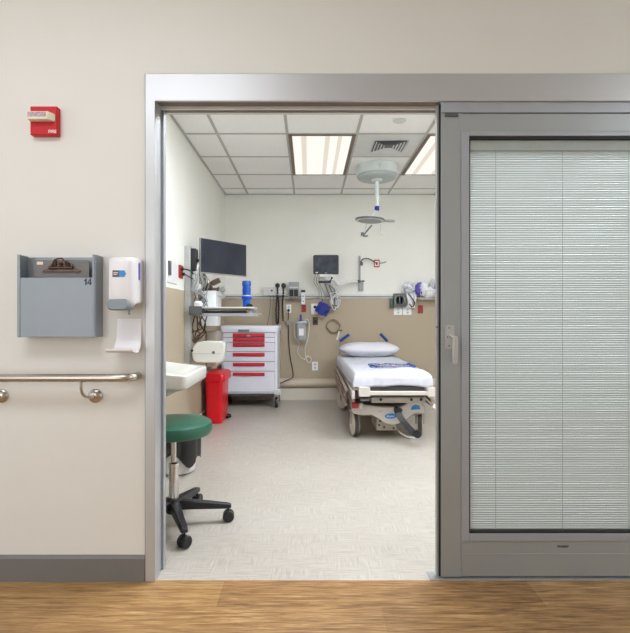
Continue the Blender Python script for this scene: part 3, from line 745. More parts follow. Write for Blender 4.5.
# tray
tb = MB(); tb.box(-1.045, -.935, 4.20, 4.33, 1.110, 1.185); tb.build('tray_bracket', 'dark_grey', WS, bevel=.004)
ts = MB(); ts.loft([rr(-.965, -.485, 4.22, 4.56, .02, 1.168), rr(-.965, -.485, 4.22, 4.56, .02, 1.180)]); ts.build('work_surface', 'light_grey', WS)
kt = MB(); kt.loft([rr(-.955, -.44, 4.24, 4.50, .02, 1.112), rr(-.955, -.44, 4.24, 4.50, .02, 1.124)]); kt.box(-.945, -.45, 4.236, 4.248, 1.098, 1.122); kt.box(-.95, -.49, 4.30, 4.54, 1.150, 1.168); kt.box(-.955, -.94, 4.26, 4.48, 1.12, 1.17); kt.box(-.52, -.505, 4.26, 4.48, 1.12, 1.17)
kt.build('keyboard_tray', 'anodised_side', WS)
kb = MB(); kb.loft([rr(-.92, -.56, 4.26, 4.40, .01, 1.1245), rr(-.92, -.56, 4.26, 4.40, .01, 1.140)])
for i in range(14):
    for j in range(4): kb.box(-.912 + i * .025, -.892 + i * .025, 4.27 + j * .031, 4.294 + j * .031, 1.139, 1.145)
tag(kb.build('keyboard', 'black_plastic'), 'black keyboard on the silver pull-out tray', 'keyboard')
ms = MB(); ms.loft([rr(-.53 - .03, -.53 + .03, 4.25 + .0, 4.35, .028, 1.1805), rr(-.53 - .032, -.53 + .032, 4.25, 4.352, .03, 1.195), rr(-.53 - .02, -.53 + .02, 4.265, 4.335, .02, 1.208)])
tag(ms.build('computer_mouse', 'black'), 'black computer mouse at the right end of the workstation tray', 'mouse')
# blue wipes canister standing on tray
bc = Vector((P(246.6, 0, 4.44).x, 4.44, 1.1805))
BC = thing('wipes_canister', 'bright blue cylindrical canister on the workstation tray, below the monitor', 'canister', bc)
MB().lathe([(0, 0), (.034, 0), (.036, .004), (.036, .072), (.047, .076), (.047, .100), (.038, .104), (.037, .14), (.039, .15), (.036, .185), (.034, .192), (0, .192)], bc, 32).build('canister_body', 'bright_blue', BC)
MB().lathe([(0, .1925), (.038, .1925), (.041, .196), (.041, .232), (.036, .242), (0, .244)], bc, 32).build('cap', 'blue', BC)
MB().lathe([(.0388, .103), (.0388, .110)], bc, 32).build('band', 'light_grey', BC)
# cable bundles at workstation
tg = MB()
for k in range(9):
    x = -1.0 + random.uniform(-.03, .05); y = 4.40 + random.uniform(-.05, .1)
    tg.tube(smoothpath([(x, y, 1.50 + random.uniform(-.05, .1)), (x + random.uniform(-.03, .06), y + .02, 1.40 + random.uniform(-.03, .03)), (x + random.uniform(-.05, .05), y, 1.32), (x + random.uniform(-.03, .07), y - .02, 1.24), (x + random.uniform(-.02, .03), y, 1.185)]), random.uniform(.003, .006), 7)
tag(tg.build('cable_bundle', 'dark_grey'), 'tangle of dark cables hanging between the monitor and the tray', 'cables')
tg = MB()
for k in range(7):
    x = -.98 + random.uniform(-.05, .06); y = 4.36 + random.uniform(-.03, .06)
    tg.tube(smoothpath([(x, y, 1.105), (x + random.uniform(-.04, .05), y + .01, 1.02 + random.uniform(-.03, .02)), (x + random.uniform(-.03, .03), y, .96), (x - .03 + random.uniform(-.03, .06), y, .90 + random.uniform(-.02, .06)), (-1.03, 4.34, .86)]), random.uniform(.004, .008), 7)
tag(tg.build('cable_bundle', 'brown'), 'brown and dark cables looping below the workstation tray', 'cables')
tg = MB()
for k in range(7):
    x = -.99 + random.uniform(-.02, .07); y = 4.30 + random.uniform(-.04, .06)
    tg.tube(smoothpath([(x - .02, y, 1.50 - .01 * k), (x + random.uniform(-.03, .06), y - .03, 1.42), (x + random.uniform(-.05, .05), y - .02, 1.33), (x + random.uniform(-.02, .12), y, 1.27), (x + random.uniform(-.02, .05), y, 1.185)]), random.uniform(.0025, .005), 7)
tag(tg.build('cable_bundle', 'mid_grey'), 'pale grey cables hanging below the left corner of the large monitor', 'cables')
# barcode scanner on a stand, dark brown
sn = Vector((-.93, 4.44, 1.1805))
SN = thing('barcode_scanner', 'dark handheld scanner on a pale box, under the monitor', 'scanner', sn)
sm = MB(); sm.tube(smoothpath([sn + Vector((-.03, .06, .10)), sn + Vector((-.01, .05, .16)), sn + Vector((.02, .03, .21)), sn + Vector((.06, .02, .24))]), [.02] * 6 + [.018] * 6 + [.02] * 7, 10)
sm.cbox(sn + Vector((.07, .02, .235)), (.08, .05, .045), Matrix.Rotation(R(-25), 3, 'Y')); sm.cbox(sn + Vector((.02, .05, .165)), (.14, .07, .03))
sm.tube(smoothpath([sn + Vector((-.03, .02, .155)), sn + Vector((.02, -.01, .175)), sn + Vector((.06, .01, .160)), sn + Vector((.10, .03, .185))]), .010, 8)
sm.cbox(sn + Vector((-.01, .03, .20)), (.05, .06, .05), Matrix.Rotation(R(30), 3, 'Y')); sm.tube(smoothpath([sn + Vector((-.05, .0, .16)), sn + Vector((-.02, -.02, .21)), sn + Vector((.03, -.02, .20)), sn + Vector((.05, -.02, .155))]), .011, 8)
sm.build('scanner_body', 'brown', SN, bevel=.004)
MB().lathe([(0, -.012), (.026, -.012), (.028, 0), (.022, .012), (0, .012)], sn + Vector((.13, .03, .165)), 20, (0, -1, 0)).build('button_puck', 'mid_grey', SN)
bb = MB(); bb.loft([rr(sn.x - .06, sn.x + .075, sn.y - .02, sn.y + .11, .01, 1.1805), rr(sn.x - .06, sn.x + .075, sn.y - .02, sn.y + .11, .01, 1.32)]); bb.loft([rr(sn.x - .066, sn.x + .081, sn.y - .026, sn.y + .116, .012, 1.315), rr(sn.x - .066, sn.x + .081, sn.y - .026, sn.y + .116, .012, 1.332)])
bb.build('holder_box', 'crystal_white', SN)
wbx = MB(); wbx.loft([rr(-1.01, -.945, 4.24, 4.30, .012, 1.1805), rr(-1.015, -.94, 4.235, 4.305, .015, 1.215), rr(-1.0, -.955, 4.25, 4.29, .012, 1.232)])
tag(wbx.build('charging_cradle', 'crystal_white'), 'small white cradle at the left end of the workstation tray', 'cradle')
# white rounded computer case under
cs = MB(); q0, q1 = P(191, 341, 4.22), P(224.2, 363, 4.22)
def case_ring(y, g):
    pts = [(q0.x + .045, q1.z), (q1.x - .035, q1.z), (q1.x - .012, q1.z + .02), (q1.x + .004, q0.z - .06), (q1.x + .004, q0.z - .015), (q1.x - .03, q0.z - .004), (q0.x + .13, q0.z), (q0.x + .055, q0.z - .012), (q0.x + .012, q0.z - .055), (q0.x, q0.z - .10), (q0.x + .006, q1.z + .05), (q0.x + .018, q1.z + .018)]
    c = Vector(((q0.x + q1.x) / 2, y, (q0.z + q1.z) / 2)); return [c + (Vector((a, y, b)) - c) * g for a, b in pts]
CS = thing('computer_case', 'white rounded equipment case with a green dot, hung between the sink and the cart', 'equipment case', ((q0.x + q1.x) / 2, 4.3, q1.z))
cs.loft([case_ring(4.22, .93), case_ring(4.232, 1.0), case_ring(4.30, 1.0)]); cs.build('shell', 'porcelain', CS, bevel=.004)
MB().loft([case_ring(4.3005, .99), case_ring(4.36, .97)]).build('back_shell', 'mid_grey', CS)
q = P(213.5, 352.5, 4.22); MB().lathe([(0, 0), (.013, 0), (.013, .004), (.007, .0045), (0, .0045)], (q.x, 4.222, q.z), 20, (0, -1, 0)).build('badge', 'green_dark', CS, label='green dot')
q = P(192.5, 350.5, 4.23); MB().cyl((q.x, 4.232, q.z), (q.x, 4.215, q.z), .010, 14).build('knob', 'black', CS)
sl = MB(); qa, qb = P(192, 351.5, 4.218), P(222, 354, 4.218); sl.box(qa.x + .01, qb.x - .012, 4.2188, 4.2205, qb.z, qb.z + .003); sl.build('seam', 'mid_grey', CS)
MB().box(LX + .0005, q0.x + .08, 4.345, 4.375, .76, .80).build('bracket', 'mid_grey', CS)
# sharps container on left wall behind
SH = thing('sharps_container', 'white box-shaped container on the left wall, behind the workstation tray', 'container', (LX, 5.0, .98))
MB().loft([rr(LX + .0005, -.935, 4.92, 5.10, .015, 1.00), rr(LX + .0005, -.92, 4.90, 5.10, .02, 1.30)]).build('box_body', 'crystal_white', SH)
MB().loft([rr(LX + .0005, -.91, 4.89, 5.12, .02, 1.302), rr(LX + .0005, -.93, 4.91, 5.10, .02, 1.36)]).build('lid', 'light_grey', SH)
DP = MB(); DP.loft([rr(LX + .0005, -.985, 5.15, 5.42, .02, .56), rr(LX + .0005, -.975, 5.15, 5.42, .025, .90), rr(LX + .0005, -.99, 5.16, 5.41, .02, .935)])
tag(DP.build('towel_dispenser', 'bed_tan'), 'tan wall dispenser behind the white equipment case', 'towel dispenser')
# switch plate and red holder on left wall
SW = thing('switch_plate', 'white switch plate with a dark insert on the left wall', 'switch plate', (LX, 3.80, 1.40))
MB().loft([[Vector((LX + .0005, a.x, a.y)) for a in rr(3.74, 4.02, 1.36, 1.54, .01, 0)], [Vector((LX + .010, a.x, a.y)) for a in rr(3.745, 4.015, 1.365, 1.535, .01, 0)]]).build('plate', 'white_plastic', SW)
MB().box(LX + .010, LX + .022, 3.745, 3.80, 1.42, 1.53).build('insert', 'dark_grey', SW)
RO = thing('red_outlet', 'red outlet plate on the left wall beside the monitor', 'outlet', (LX, 4.14, 1.48))
MB().box(LX + .0005, LX + .012, 4.08, 4.20, 1.425, 1.535).build('plate', 'dark_red', RO, bevel=.002)
pl = MB(); pl.cyl((LX + .012, 4.12, 1.50), (LX + .035, 4.12, 1.50), .014, 12); pl.cyl((LX + .012, 4.16, 1.46), (LX + .035, 4.16, 1.46), .014, 12); pl.build('plug', 'black', RO)
cb = MB(); cb.tube(smoothpath([(LX + .035, 4.12, 1.50), (LX + .07, 4.16, 1.495), (LX + .075, 4.25, 1.48), (LX + .07, 4.36, 1.47)]), .006, 8)
cb.tube(smoothpath([(LX + .035, 4.16, 1.46), (LX + .08, 4.18, 1.43), (LX + .085, 4.27, 1.42), (LX + .07, 4.38, 1.40)]), .005, 8); cb.build('cord', 'black', RO)

# ------------------------------------------------------------------ back wall equipment
YW = BY
def wx(px, d=0): return (px - CX) / F * (YW - d)
def wz(py, d=0): return EYE - (py - CY) / F * (YW - d)
def wbox(mb, pa, pb, qa, qb, d0, d1, r=.006):
    """box on the back wall between photo columns pa..pb, rows qa..qb, standing out from d0 to d1"""
    return mb.loft([rrz(wx(pa, d1), wx(pb, d1), wz(qb, d1), wz(qa, d1), r, YW - d0, 3), rrz(wx(pa, d1), wx(pb, d1), wz(qb, d1), wz(qa, d1), r, YW - d1, 3)])
RL = thing('equipment_rail', 'long grey equipment rail across the back wall at mid height', 'equipment rail', (.5, YW, 1.35))
MB().box(LX + .01, RX - .01, YW - .03, YW - .0005, wz(298.2), wz(294.3)).build('rail_body', 'light_grey', RL, bevel=.003)
MB().box(LX + .01, RX - .01, YW - .034, YW - .0301, wz(297.2), wz(296.4)).build('rail_groove', 'dark_grey', RL)
# otoscope set
OT = thing('otoscope_set', 'light grey diagnostic wall unit with two black hanging handles, above the cart', 'diagnostic set', (wx(275), YW, 1.4))
wbox(MB(), 263.8, 285.8, 287.2, 295, .035, .095).build('housing', 'light_grey', OT)
MB().box(wx(265), wx(284), YW - .036, YW - .0005, wz(293), wz(289)).build('mount', 'mid_grey', OT)
for px in (277.5, 283.5):
    hn = MB(); x = wx(px, .11); y = YW - .11
    hn.cyl((x, y, wz(294.5)), (x, y, wz(288.3)), .012, 14); hn.lathe([(0, -.02), (.024, -.018), (.032, 0), (.024, .018), (0, .02)], (x, y, wz(286)), 16, (0, -1, 0))
    hn.build('instrument_handle', 'black', OT)
    MB().box(x - .03, x + .03, y - .006, y + .016, wz(292.8), wz(291.6)).build('cradle', 'crystal_white', OT, bevel=.002)
MB().cyl((wx(271.8, .1), YW - .095, wz(291)), (wx(271.8, .1), YW - .102, wz(291)), .012, 14).build('knob', 'black', OT)
def coil(pts, r, cr, turns, n=8):
    path = smoothpath(pts, 40); out = []
    for i, p in enumerate(path):
        a = 2 * math.pi * turns * i / len(path)
        out.append(p + Vector((math.cos(a) * cr, math.sin(a) * cr, 0)))
    return out
cd = MB(); z_ = wz(295, .1); y = YW - .09
cd.tube(coil([(wx(277.8), y, z_), (wx(276.6), y, wz(310)), (wx(277.2), y, wz(322)), (wx(278.6), y, wz(322)), (wx(279.2), y, wz(308)), (wx(278.4), y, wz(297))], 0, .006, 60), .008, 6)
cd.build('coiled_cord', 'black', OT)
cd = MB(); cd.tube(coil([(wx(283.6), y, z_), (wx(282.8), y, wz(305)), (wx(283.5), y, wz(320.5))], 0, .009, 40), .010, 6); cd.build('coiled_cord', 'black', OT)
cd = MB(); cd.tube(smoothpath([(wx(270.6), y, z_), (wx(270.9), y, wz(305)), (wx(269.8), y, wz(315)), (wx(267.6), y, wz(326))]), .004, 6)
cd.tube(smoothpath([(wx(274.0), y, z_), (wx(273.6), y, wz(310)), (wx(273.4), y, wz(325))]), .0025, 6); cd.build('power_cord', 'dark_grey', OT)
# thermometer unit
TH = thing('thermometer_unit', 'grey wall box with two black probe wells, above the white outlet', 'thermometer unit', (wx(293.7), YW, 1.45))
wbox(MB(), 288.6, 299, 282, 298.2, .035, .11).build('housing', 'mid_grey', TH)
MB().box(wx(289.5), wx(298), YW - .036, YW - .0005, wz(293), wz(286)).build('mount', 'mid_grey', TH)
MB().box(wx(289.4, .11), wx(298.2, .11), YW - .112, YW - .108, wz(288, .11), wz(286.8, .11)).build('label_strip', 'light_grey', TH)
for a in (289.6, 294.1): MB().box(wx(a, .11), wx(a + 3.8, .11), YW - .125, YW - .105, wz(296.4, .11), wz(289.5, .11)).build('probe_well', 'black', TH, bevel=.004)
ln = MB()
for k in range(5): ln.box(wx(289.6 + k * 1.8, .11), wx(290.6 + k * 1.8, .11), YW - .118, YW - .105, wz(298.8, .11), wz(297.2, .11))
ln.build('button', 'dark_grey', TH)
# red outlets, with white suction regulator
def outlet(px0, px1, py0, py1, m, name, label, holes=True, group=None):
    T = thing(name, label, 'outlet', (wx((px0 + px1) / 2), YW, wz((py0 + py1) / 2)), group)
    wbox(MB(), px0, px1, py0, py1, .0005, .008, .003).build('plate', m, T)
    xm = wx((px0 + px1) / 2); dz = (py1 - py0)
    for f in (.3, .7):
        z = wz(py0 + dz * f); MB().loft([rrz(xm - .017, xm + .017, z - .016, z + .016, .012, YW - .007), rrz(xm - .017, xm + .017, z - .016, z + .016, .012, YW - .0095)]).build('receptacle', 'dark_red' if m == 'dark_red' else 'light_grey', T)
        MB().box(xm - .008, xm - .004, YW - .0105, YW - .0090, z - .005, z + .007).box(xm + .004, xm + .008, YW - .0105, YW - .0090, z - .005, z + .007).build('slot', 'black', T)
    return T
outlet(301.4, 306, 304.7, 312.2, 'dark_red', 'red_outlet', 'red outlet under the white regulator on the back wall')
RG = thing('suction_regulator', 'white upright suction regulator hanging from the rail beside the grey probe unit', 'regulator', (wx(303.3), YW, 1.36))
wbox(MB(), 301.4, 304.9, 292.3, 304.2, .034, .085).build('body', 'crystal_white', RG)
wbox(MB(), 301.0, 305.3, 290, 292.2, .034, .09).build('top_cap', 'black', RG)
kn = MB()
for z in (296.5, 301.5): kn.cyl((wx(303.2, .09), YW - .085, wz(z)), (wx(303.2, .09), YW - .095, wz(z)), .009, 12)
kn.build('knob', 'dark_grey', RG)
o1 = outlet(286.3, 291.2, 304.5, 313, 'crystal_white', 'power_outlet', 'white outlet with a black plug, below the grey probe unit')
PC = MB(); PC.cyl((wx(288.7), YW - .0095, wz(310.3)), (wx(288.7), YW - .04, wz(310.3)), .018, 14)
PC.tube(smoothpath([(wx(288.7), YW - .036, wz(310.3)), (wx(288.6), YW - .045, wz(314)), (wx(288.4), YW - .02, wz(325)), (wx(289), YW - .018, wz(345)), (wx(290.4), YW - .018, wz(358)), (wx(293), YW - .022, wz(372)), (wx(292.4), YW - .085, wz(377)), (wx(287), YW - .08, wz(379.5)), (wx(281.5), YW - .08, wz(382)), (wx(278.5), YW - .092, wz(382.6))]), .006, 8)
tag(PC.build('electrical_cable', 'black'), 'black power cord running from the white outlet down to the cart', 'power cord')
outlet(312, 318, 361.8, 370.4, 'crystal_white', 'power_outlet', 'white outlet low on the back wall, left of the bed')
# suction canister
SC = thing('suction_canister', 'clear suction canister with a blue post, hung on a wall bracket', 'suction canister', (wx(301), YW - .09, 1.0))
yc = .09
br_ = MB(); br_.box(wx(286), wx(309), YW - .03, YW - .0005, wz(322.8), wz(321)); br_.box(wx(298), wx(306), YW - .16, YW - .02, wz(323.4), wz(322.2)); br_.box(wx(286.5), wx(290), YW - .05, YW - .0005, wz(324.4), wz(320)); br_.box(wx(305), wx(309.4), YW - .06, YW - .0005, wz(324), wz(319.6))
br_.build('bracket', 'mid_grey', SC, bevel=.003)
cc = Vector((wx(301.4, yc), YW - yc, wz(340, yc)))
MB().lathe([(0, 0), (.050, 0), (.058, .01), (.066, .20), (.066, .215), (0, .215)], cc, 28).build('cup', 'cup', SC)
MB().lathe([(0, .2155), (.07, .2155), (.07, .235), (.05, .242), (0, .242)], cc, 28).build('lid', 'crystal_white', SC)
lb_ = MB(); lb_.box(cc.x - .03, cc.x + .03, YW - yc - .0675, YW - yc - .0645, cc.z + .06, cc.z + .15); lb_.build('scale_label', 'crystal_white', SC)
MB().lathe([(0, .242), (.026, .242), (.018, .27), (.013, .33), (0, .332)], cc + Vector((-.008, 0, 0)), 16).build('filter_post', 'blue_handle', SC, label='blue post')
tb_ = MB()
tb_.tube(smoothpath([cc + Vector((.04, -.02, .24)), cc + Vector((.075, -.03, .27)), cc + Vector((.10, -.02, .20)), cc + Vector((.085, -.01, .02)), cc + Vector((.05, 0, -.10)), cc + Vector((.06, .02, -.24)), cc + Vector((.10, .03, -.30)), cc + Vector((.13, .04, -.25)), cc + Vector((.08, .04, -.21)), cc + Vector((.04, .04, -.26))]), .005, 8)
tb_.tube(smoothpath([cc + Vector((-.05, -.02, .24)), cc + Vector((-.09, -.02, .20)), cc + Vector((-.085, 0, .05)), cc + Vector((-.03, .02, -.05)), cc + Vector((-.05, .03, -.16)), cc + Vector((.02, .04, -.25)), cc + Vector((.09, .05, -.22))]), .004, 8)
tb_.build('tubing', 'light_grey', SC)
# white panel w/ cuff
PB = thing('gas_outlet_panel', 'white square wall panel partly behind the blue cuff', 'wall panel', (wx(314.5), YW, wz(309)))
wbox(MB(), 311.2, 318, 303.6, 314.4, .0005, .03).build('plate', 'crystal_white', PB)
MB().lathe([(0, 0), (.02, 0), (.02, .01), (.01, .015), (0, .015)], (wx(315, .03), YW - .03, wz(307)), 16, (0, -1, 0)).build('port', 'black', PB)
BO = thing('brown_outlet', 'small brown outlet with a black plug, below the white wall panel', 'outlet', (wx(315.3), YW, wz(321)))
wbox(MB(), 312.7, 317.9, 317, 325, .0005, .008, .003).build('plate', 'brown', BO)
MB().cyl((wx(315.5), YW - .008, wz(321.5)), (wx(315.5), YW - .04, wz(321.5)), .02, 14).build('plug', 'black', BO)
# cuff: folded
cuf = MB(); ccu = Vector((wx(322.8, .1), YW - .1, wz(309, .1)))
for k, (s_x, s_z, a, oy) in enumerate(((.17, .14, 28, 0), (.15, .10, -18, -.022), (.085, .16, 34, -.04))):
    m3 = Matrix.Rotation(R(a), 3, 'Y'); rg = []
    for yy_, g_ in ((.010, .85), (.006, 1), (-.006, 1), (-.010, .85)):
        rg.append([ccu + Vector((0, oy, 0)) + m3 @ Vector((p.x * g_, yy_ + .006 * math.sin(p.x * 60), p.z * g_)) for p in rrz(-s_x / 2, s_x / 2, -s_z / 2, s_z / 2, .015, 0)])
    cuf.loft(rg)
cuf.tube(smoothpath([ccu + Vector((-.02, 0, .05)), ccu + Vector((-.01, .02, .10)), ccu + Vector((.0, .06, .12))]), .008, 8)
tag(cuf.build('pressure_cuff', 'navy'), 'folded dark blue blood pressure cuff hanging from the rail below the monitor', 'pressure cuff')
# patient monitor
ymn = 6.02
PM = thing('patient_monitor', 'small black patient monitor on a swing arm above the rail', 'patient monitor', (P(326, 0, ymn).x, ymn, 1.6))
a, b = P(313.4, 274.2, ymn), P(338.6, 255, ymn)
MB().loft([rrz(a.x, b.x, a.z, b.z, .02, ymn), rrz(a.x - .003, b.x + .003, a.z - .003, b.z + .003, .02, ymn + .015), rrz(a.x + .01, b.x - .01, a.z + .01, b.z - .01, .02, ymn + .07), rrz(a.x + .05, b.x - .05, a.z + .04, b.z - .05, .02, ymn + .11)]).build('housing', 'black_plastic', PM)
sa, sb2 = P(315.6, 271.2, ymn), P(336.8, 257.4, ymn)
MB().loft([rrz(sa.x, sb2.x, sa.z, sb2.z, .004, ymn + .002), rrz(sa.x, sb2.x, sa.z, sb2.z, .004, ymn - .002)]).build('screen', 'lit_screen', PM, label='dimly lit screen')
q = P(316.8, 272.6, ymn); MB().loft([rrz(q.x - .016, q.x + .016, q.z - .007, q.z + .007, .006, ymn + .001), rrz(q.x - .016, q.x + .016, q.z - .007, q.z + .007, .006, ymn - .004)]).build('button', 'light_grey', PM)
q = P(326, 273, ymn); MB().box(q.x - .014, q.x + .014, ymn - .001, ymn + .002, q.z - .002, q.z + .002).build('badge', 'light_grey', PM)
mb_ = MB(); q0 = P(319, 277, ymn); q1 = P(332, 275.8, ymn); mb_.box(q0.x, q1.x, ymn, ymn + .08, q0.z, P(0, 274, ymn).z)
mb_.build('base_bracket', 'light_grey', PM, bevel=.004)
mb2 = MB(); q0 = P(318.5, 282.8, ymn); q1 = P(331, 281, ymn); mb2.box(q0.x, q1.x, ymn - .02, ymn + .06, q0.z, q1.z); mb2.tube([P(330, 281, ymn), P(332.5, 277, ymn)], .012, 8)
mb2.build('release_handle', 'black_plastic', PM, bevel=.005)
am = MB(); am.tube(smoothpath([P(326, 279, ymn), P(334, 280.5, ymn + .02), P(338, 284.5, ymn + .06), P(344, 283.2, ymn + .12), P(352, 282.2, ymn + .2), P(357, 281.8, 6.28)]), [.02] * 6 + [.025] * 12 + [.018] * 13, 10)
am.tube([P(326, 276, ymn + .03), P(326, 280, ymn)], .02, 10)
am.build('swing_arm', 'light_grey', PM)
tk = MB(); tk.box(wx(358.6), wx(363.2), YW - .04, YW - .0005, wz(291), wz(281)); tk.box(wx(358.6), wx(360.4), YW - .03, YW - .0005, wz(282), wz(256)); tk.build('mounting_channel', 'mid_grey', PM, bevel=.003)
pv = MB(); pv.cyl((wx(358.6), YW - .06, wz(283)), (wx(358.6), YW - .06, wz(280.5)), .022, 16); pv.box(wx(361), wx(364.2), YW - .05, YW - .0005, wz(282), wz(280.6)); pv.box(wx(360), wx(362.5), YW - .06, YW - .0005, wz(265.5), wz(262.5)); pv.build('pivot', 'dark_grey', PM)
# hook arm with red tag
TGD = thing('tagged_cable', 'red and white tag on a dark cable, right of the patient monitor', 'tagged cable', (wx(376), YW, 1.8))
MB().tube(smoothpath([(wx(360.5), YW - .032, wz(262.5)), (wx(362.5), YW - .05, wz(259.6)), (wx(367), YW - .06, wz(259)), (wx(371), YW - .05, wz(260.5)), (wx(375), YW - .03, wz(263))]), .008, 8).build('cable', 'dark_grey', TGD)
wbox(MB(), 374, 379.6, 259.6, 267.2, .0005, .02, .004).build('tag_plate', 'crystal_white', TGD)
rd = MB(); wbox(rd, 374, 379.6, 259.6, 260.8, .02, .023, .001); wbox(rd, 374, 379.6, 266, 267.2, .02, .023, .001); wbox(rd, 374, 374.9, 259.6, 267.2, .02, .023, .001); wbox(rd, 378.7, 379.6, 259.6, 267.2, .02, .023, .001); wbox(rd, 375.8, 377.8, 262, 265, .02, .024, .001)
rd.build('red_border', 'red', TGD, label='red border and mark')
MB().tube([(wx(379.6), YW - .012, wz(263.3)), (wx(383), YW - .02, wz(263)), (wx(386), YW - .02, wz(261.8))], .006, 8).build('stem', 'mid_grey', TGD)
# tangled leads below monitor
def leads(name, m, label, seed, k, w):
    random.seed(seed); t = MB(); base_y = YW - .12
    for i in range(k):
        ppx = 328 + random.uniform(-1, 10); pts = [(wx(326 + random.uniform(-2, 6), .15), YW - .15, wz(284))]
        pts.append((wx(ppx, .1), base_y, wz(290 + random.uniform(0, 3))))
        ax = random.uniform(2, 5)
        for j in range(6): 
            an = j / 5 * 2 * math.pi + random.uniform(-.4, .4) + i
            pts.append((wx(335 + ax * math.cos(an) * 1.2, .1), base_y + random.uniform(-.03, .03), wz(301 + 9 * math.sin(an) * random.uniform(.6, 1), .1)))
        t.tube(smoothpath(pts, 5), w, 6)
    return tag(t.build(name, m), label, 'cables')
leads('monitor_leads', 'light_grey', 'tangle of pale monitor leads hanging right of the blue cuff', 3, 10, .0065)
leads('monitor_leads', 'dark_grey', 'dark looping leads among the pale ones, right of the blue cuff', 11, 4, .006)
random.seed(5)
t = MB()
for i in range(3):
    t.tube(smoothpath([P(316 + i * 2, 274, ymn + .03), P(314 + i * 2.5, 282, ymn + .05), P(319 + i * 2, 291, ymn + .12), P(318 + i * 4, 300, 6.22)]), .004, 6)
tag(t.build('monitor_leads', 'mid_grey'), 'thin grey leads drooping from the left of the patient monitor', 'cables')
# coiled hose ring
hs = MB(); hcx, hcz, yh = wx(333.4), wz(325.6), YW - .02
pts = []
for k in range(60):
    a = 2 * math.pi * k / 28 + 1.2; r = .083 + .004 * math.sin(k * .9); pts.append((hcx + r * math.cos(a), yh - .004 - k * .0004, hcz + r * math.sin(a)))
hs.tube(pts, .010, 8)
HS = thing('coiled_hose', 'coiled tan hose on the wall above the left blue bed handle', 'hose', (hcx, YW, hcz))
hs.tube([(hcx, YW - .0005, hcz + .084), (hcx, YW - .05, hcz + .084)], .008, 8)
hs.build('hose', 'tan_cable', HS)
MB().tube(smoothpath([(wx(338.4), yh - .015, wz(331)), (wx(338.5), yh - .015, wz(333)), (wx(336.8), yh - .01, wz(339.5))]), [.011] * 7 + [.011] * 5 + [.013], 10).build('connector', 'crystal_white', HS)
MB().tube([(wx(338), yh - .01, wz(330.3)), (wx(342), yh - .012, wz(330.3))], .009, 10).build('end_cap', 'dark_grey', HS)

# right cluster
MB_ = MB(); wbox(MB_, 390.2, 393.6, 298.6, 308.2, .0005, .04)
tag(MB_.build('rail_bracket', 'green_dark'), 'narrow dark green bracket on the wall left of the round gauge', 'bracket')
AG = thing('pressure_gauge', 'square dark grey gauge with a round dial on the back wall rail', 'gauge', (wx(400), YW, 1.3))
wbox(MB(), 393.9, 405.8, 293.4, 306.6, .035, .085).build('case', 'dark_grey', AG)
MB().box(wx(396), wx(404), YW - .036, YW - .0005, wz(304), wz(296)).build('mount', 'mid_grey', AG)
gc = Vector((wx(399.6, .085), YW - .085, wz(300, .085)))
MB().lathe([(.068, 0), (.068, .008), (.058, .008), (.058, .0)], gc, 32, (0, -1, 0)).build('dial_ring', 'grey_plastic', AG)
dl = MB()
for k in range(10):
    a = 2 * math.pi * k / 10; u = Vector((math.cos(a), 0, math.sin(a))); dl.tube([gc + u * .042 + Vector((0, -.003, 0)), gc + u * .054 + Vector((0, -.003, 0))], .0035, 6)
dl.tube([gc + Vector((0, -.004, -.03)), gc + Vector((.004, -.004, .04))], .005, 6)
dl.build('dial_mark', 'mid_grey', AG)
outlet(394, 402.2, 307.3, 314.8, 'crystal_white', 'power_outlet', 'white outlet directly below the round gauge', )
outlet(403.2, 411.6, 307.3, 314.8, 'crystal_white', 'power_outlet', 'white outlet beside the one below the gauge, nearer the red outlet')
outlet(417.9, 423, 305.2, 313.3, 'dark_red', 'red_outlet', 'red outlet below the wire basket, at right')
# white folded tubing next to gauge
ft = MB(); random.seed(21)
for k in range(7):
    x = 407 + k * 1.2; ft.tube(smoothpath([(wx(x - 1), YW - .04, wz(292)), (wx(x + random.uniform(-1, 1)), YW - .08, wz(297)), (wx(x + random.uniform(-1.5, 2)), YW - .06, wz(303 + random.uniform(-1, 1))), (wx(x - 1 + random.uniform(-1, 1)), YW - .05, wz(308))]), .010 if k % 2 else .014, 8)
FT = tag(ft.build('folded_tubing', 'crystal_white'), 'white folded tubing hanging between the gauge and the basket', 'tubing')
ft = MB()
ft.tube(smoothpath([(wx(407), YW - .09, wz(294)), (wx(410), YW - .10, wz(298)), (wx(413), YW - .10, wz(303)), (wx(411), YW - .09, wz(307)), (wx(408), YW - .09, wz(304))]), .008, 8)
tag(ft.build('cable_loop', 'dark_grey'), 'dark cable loop in front of the white tubing beside the gauge', 'cables')
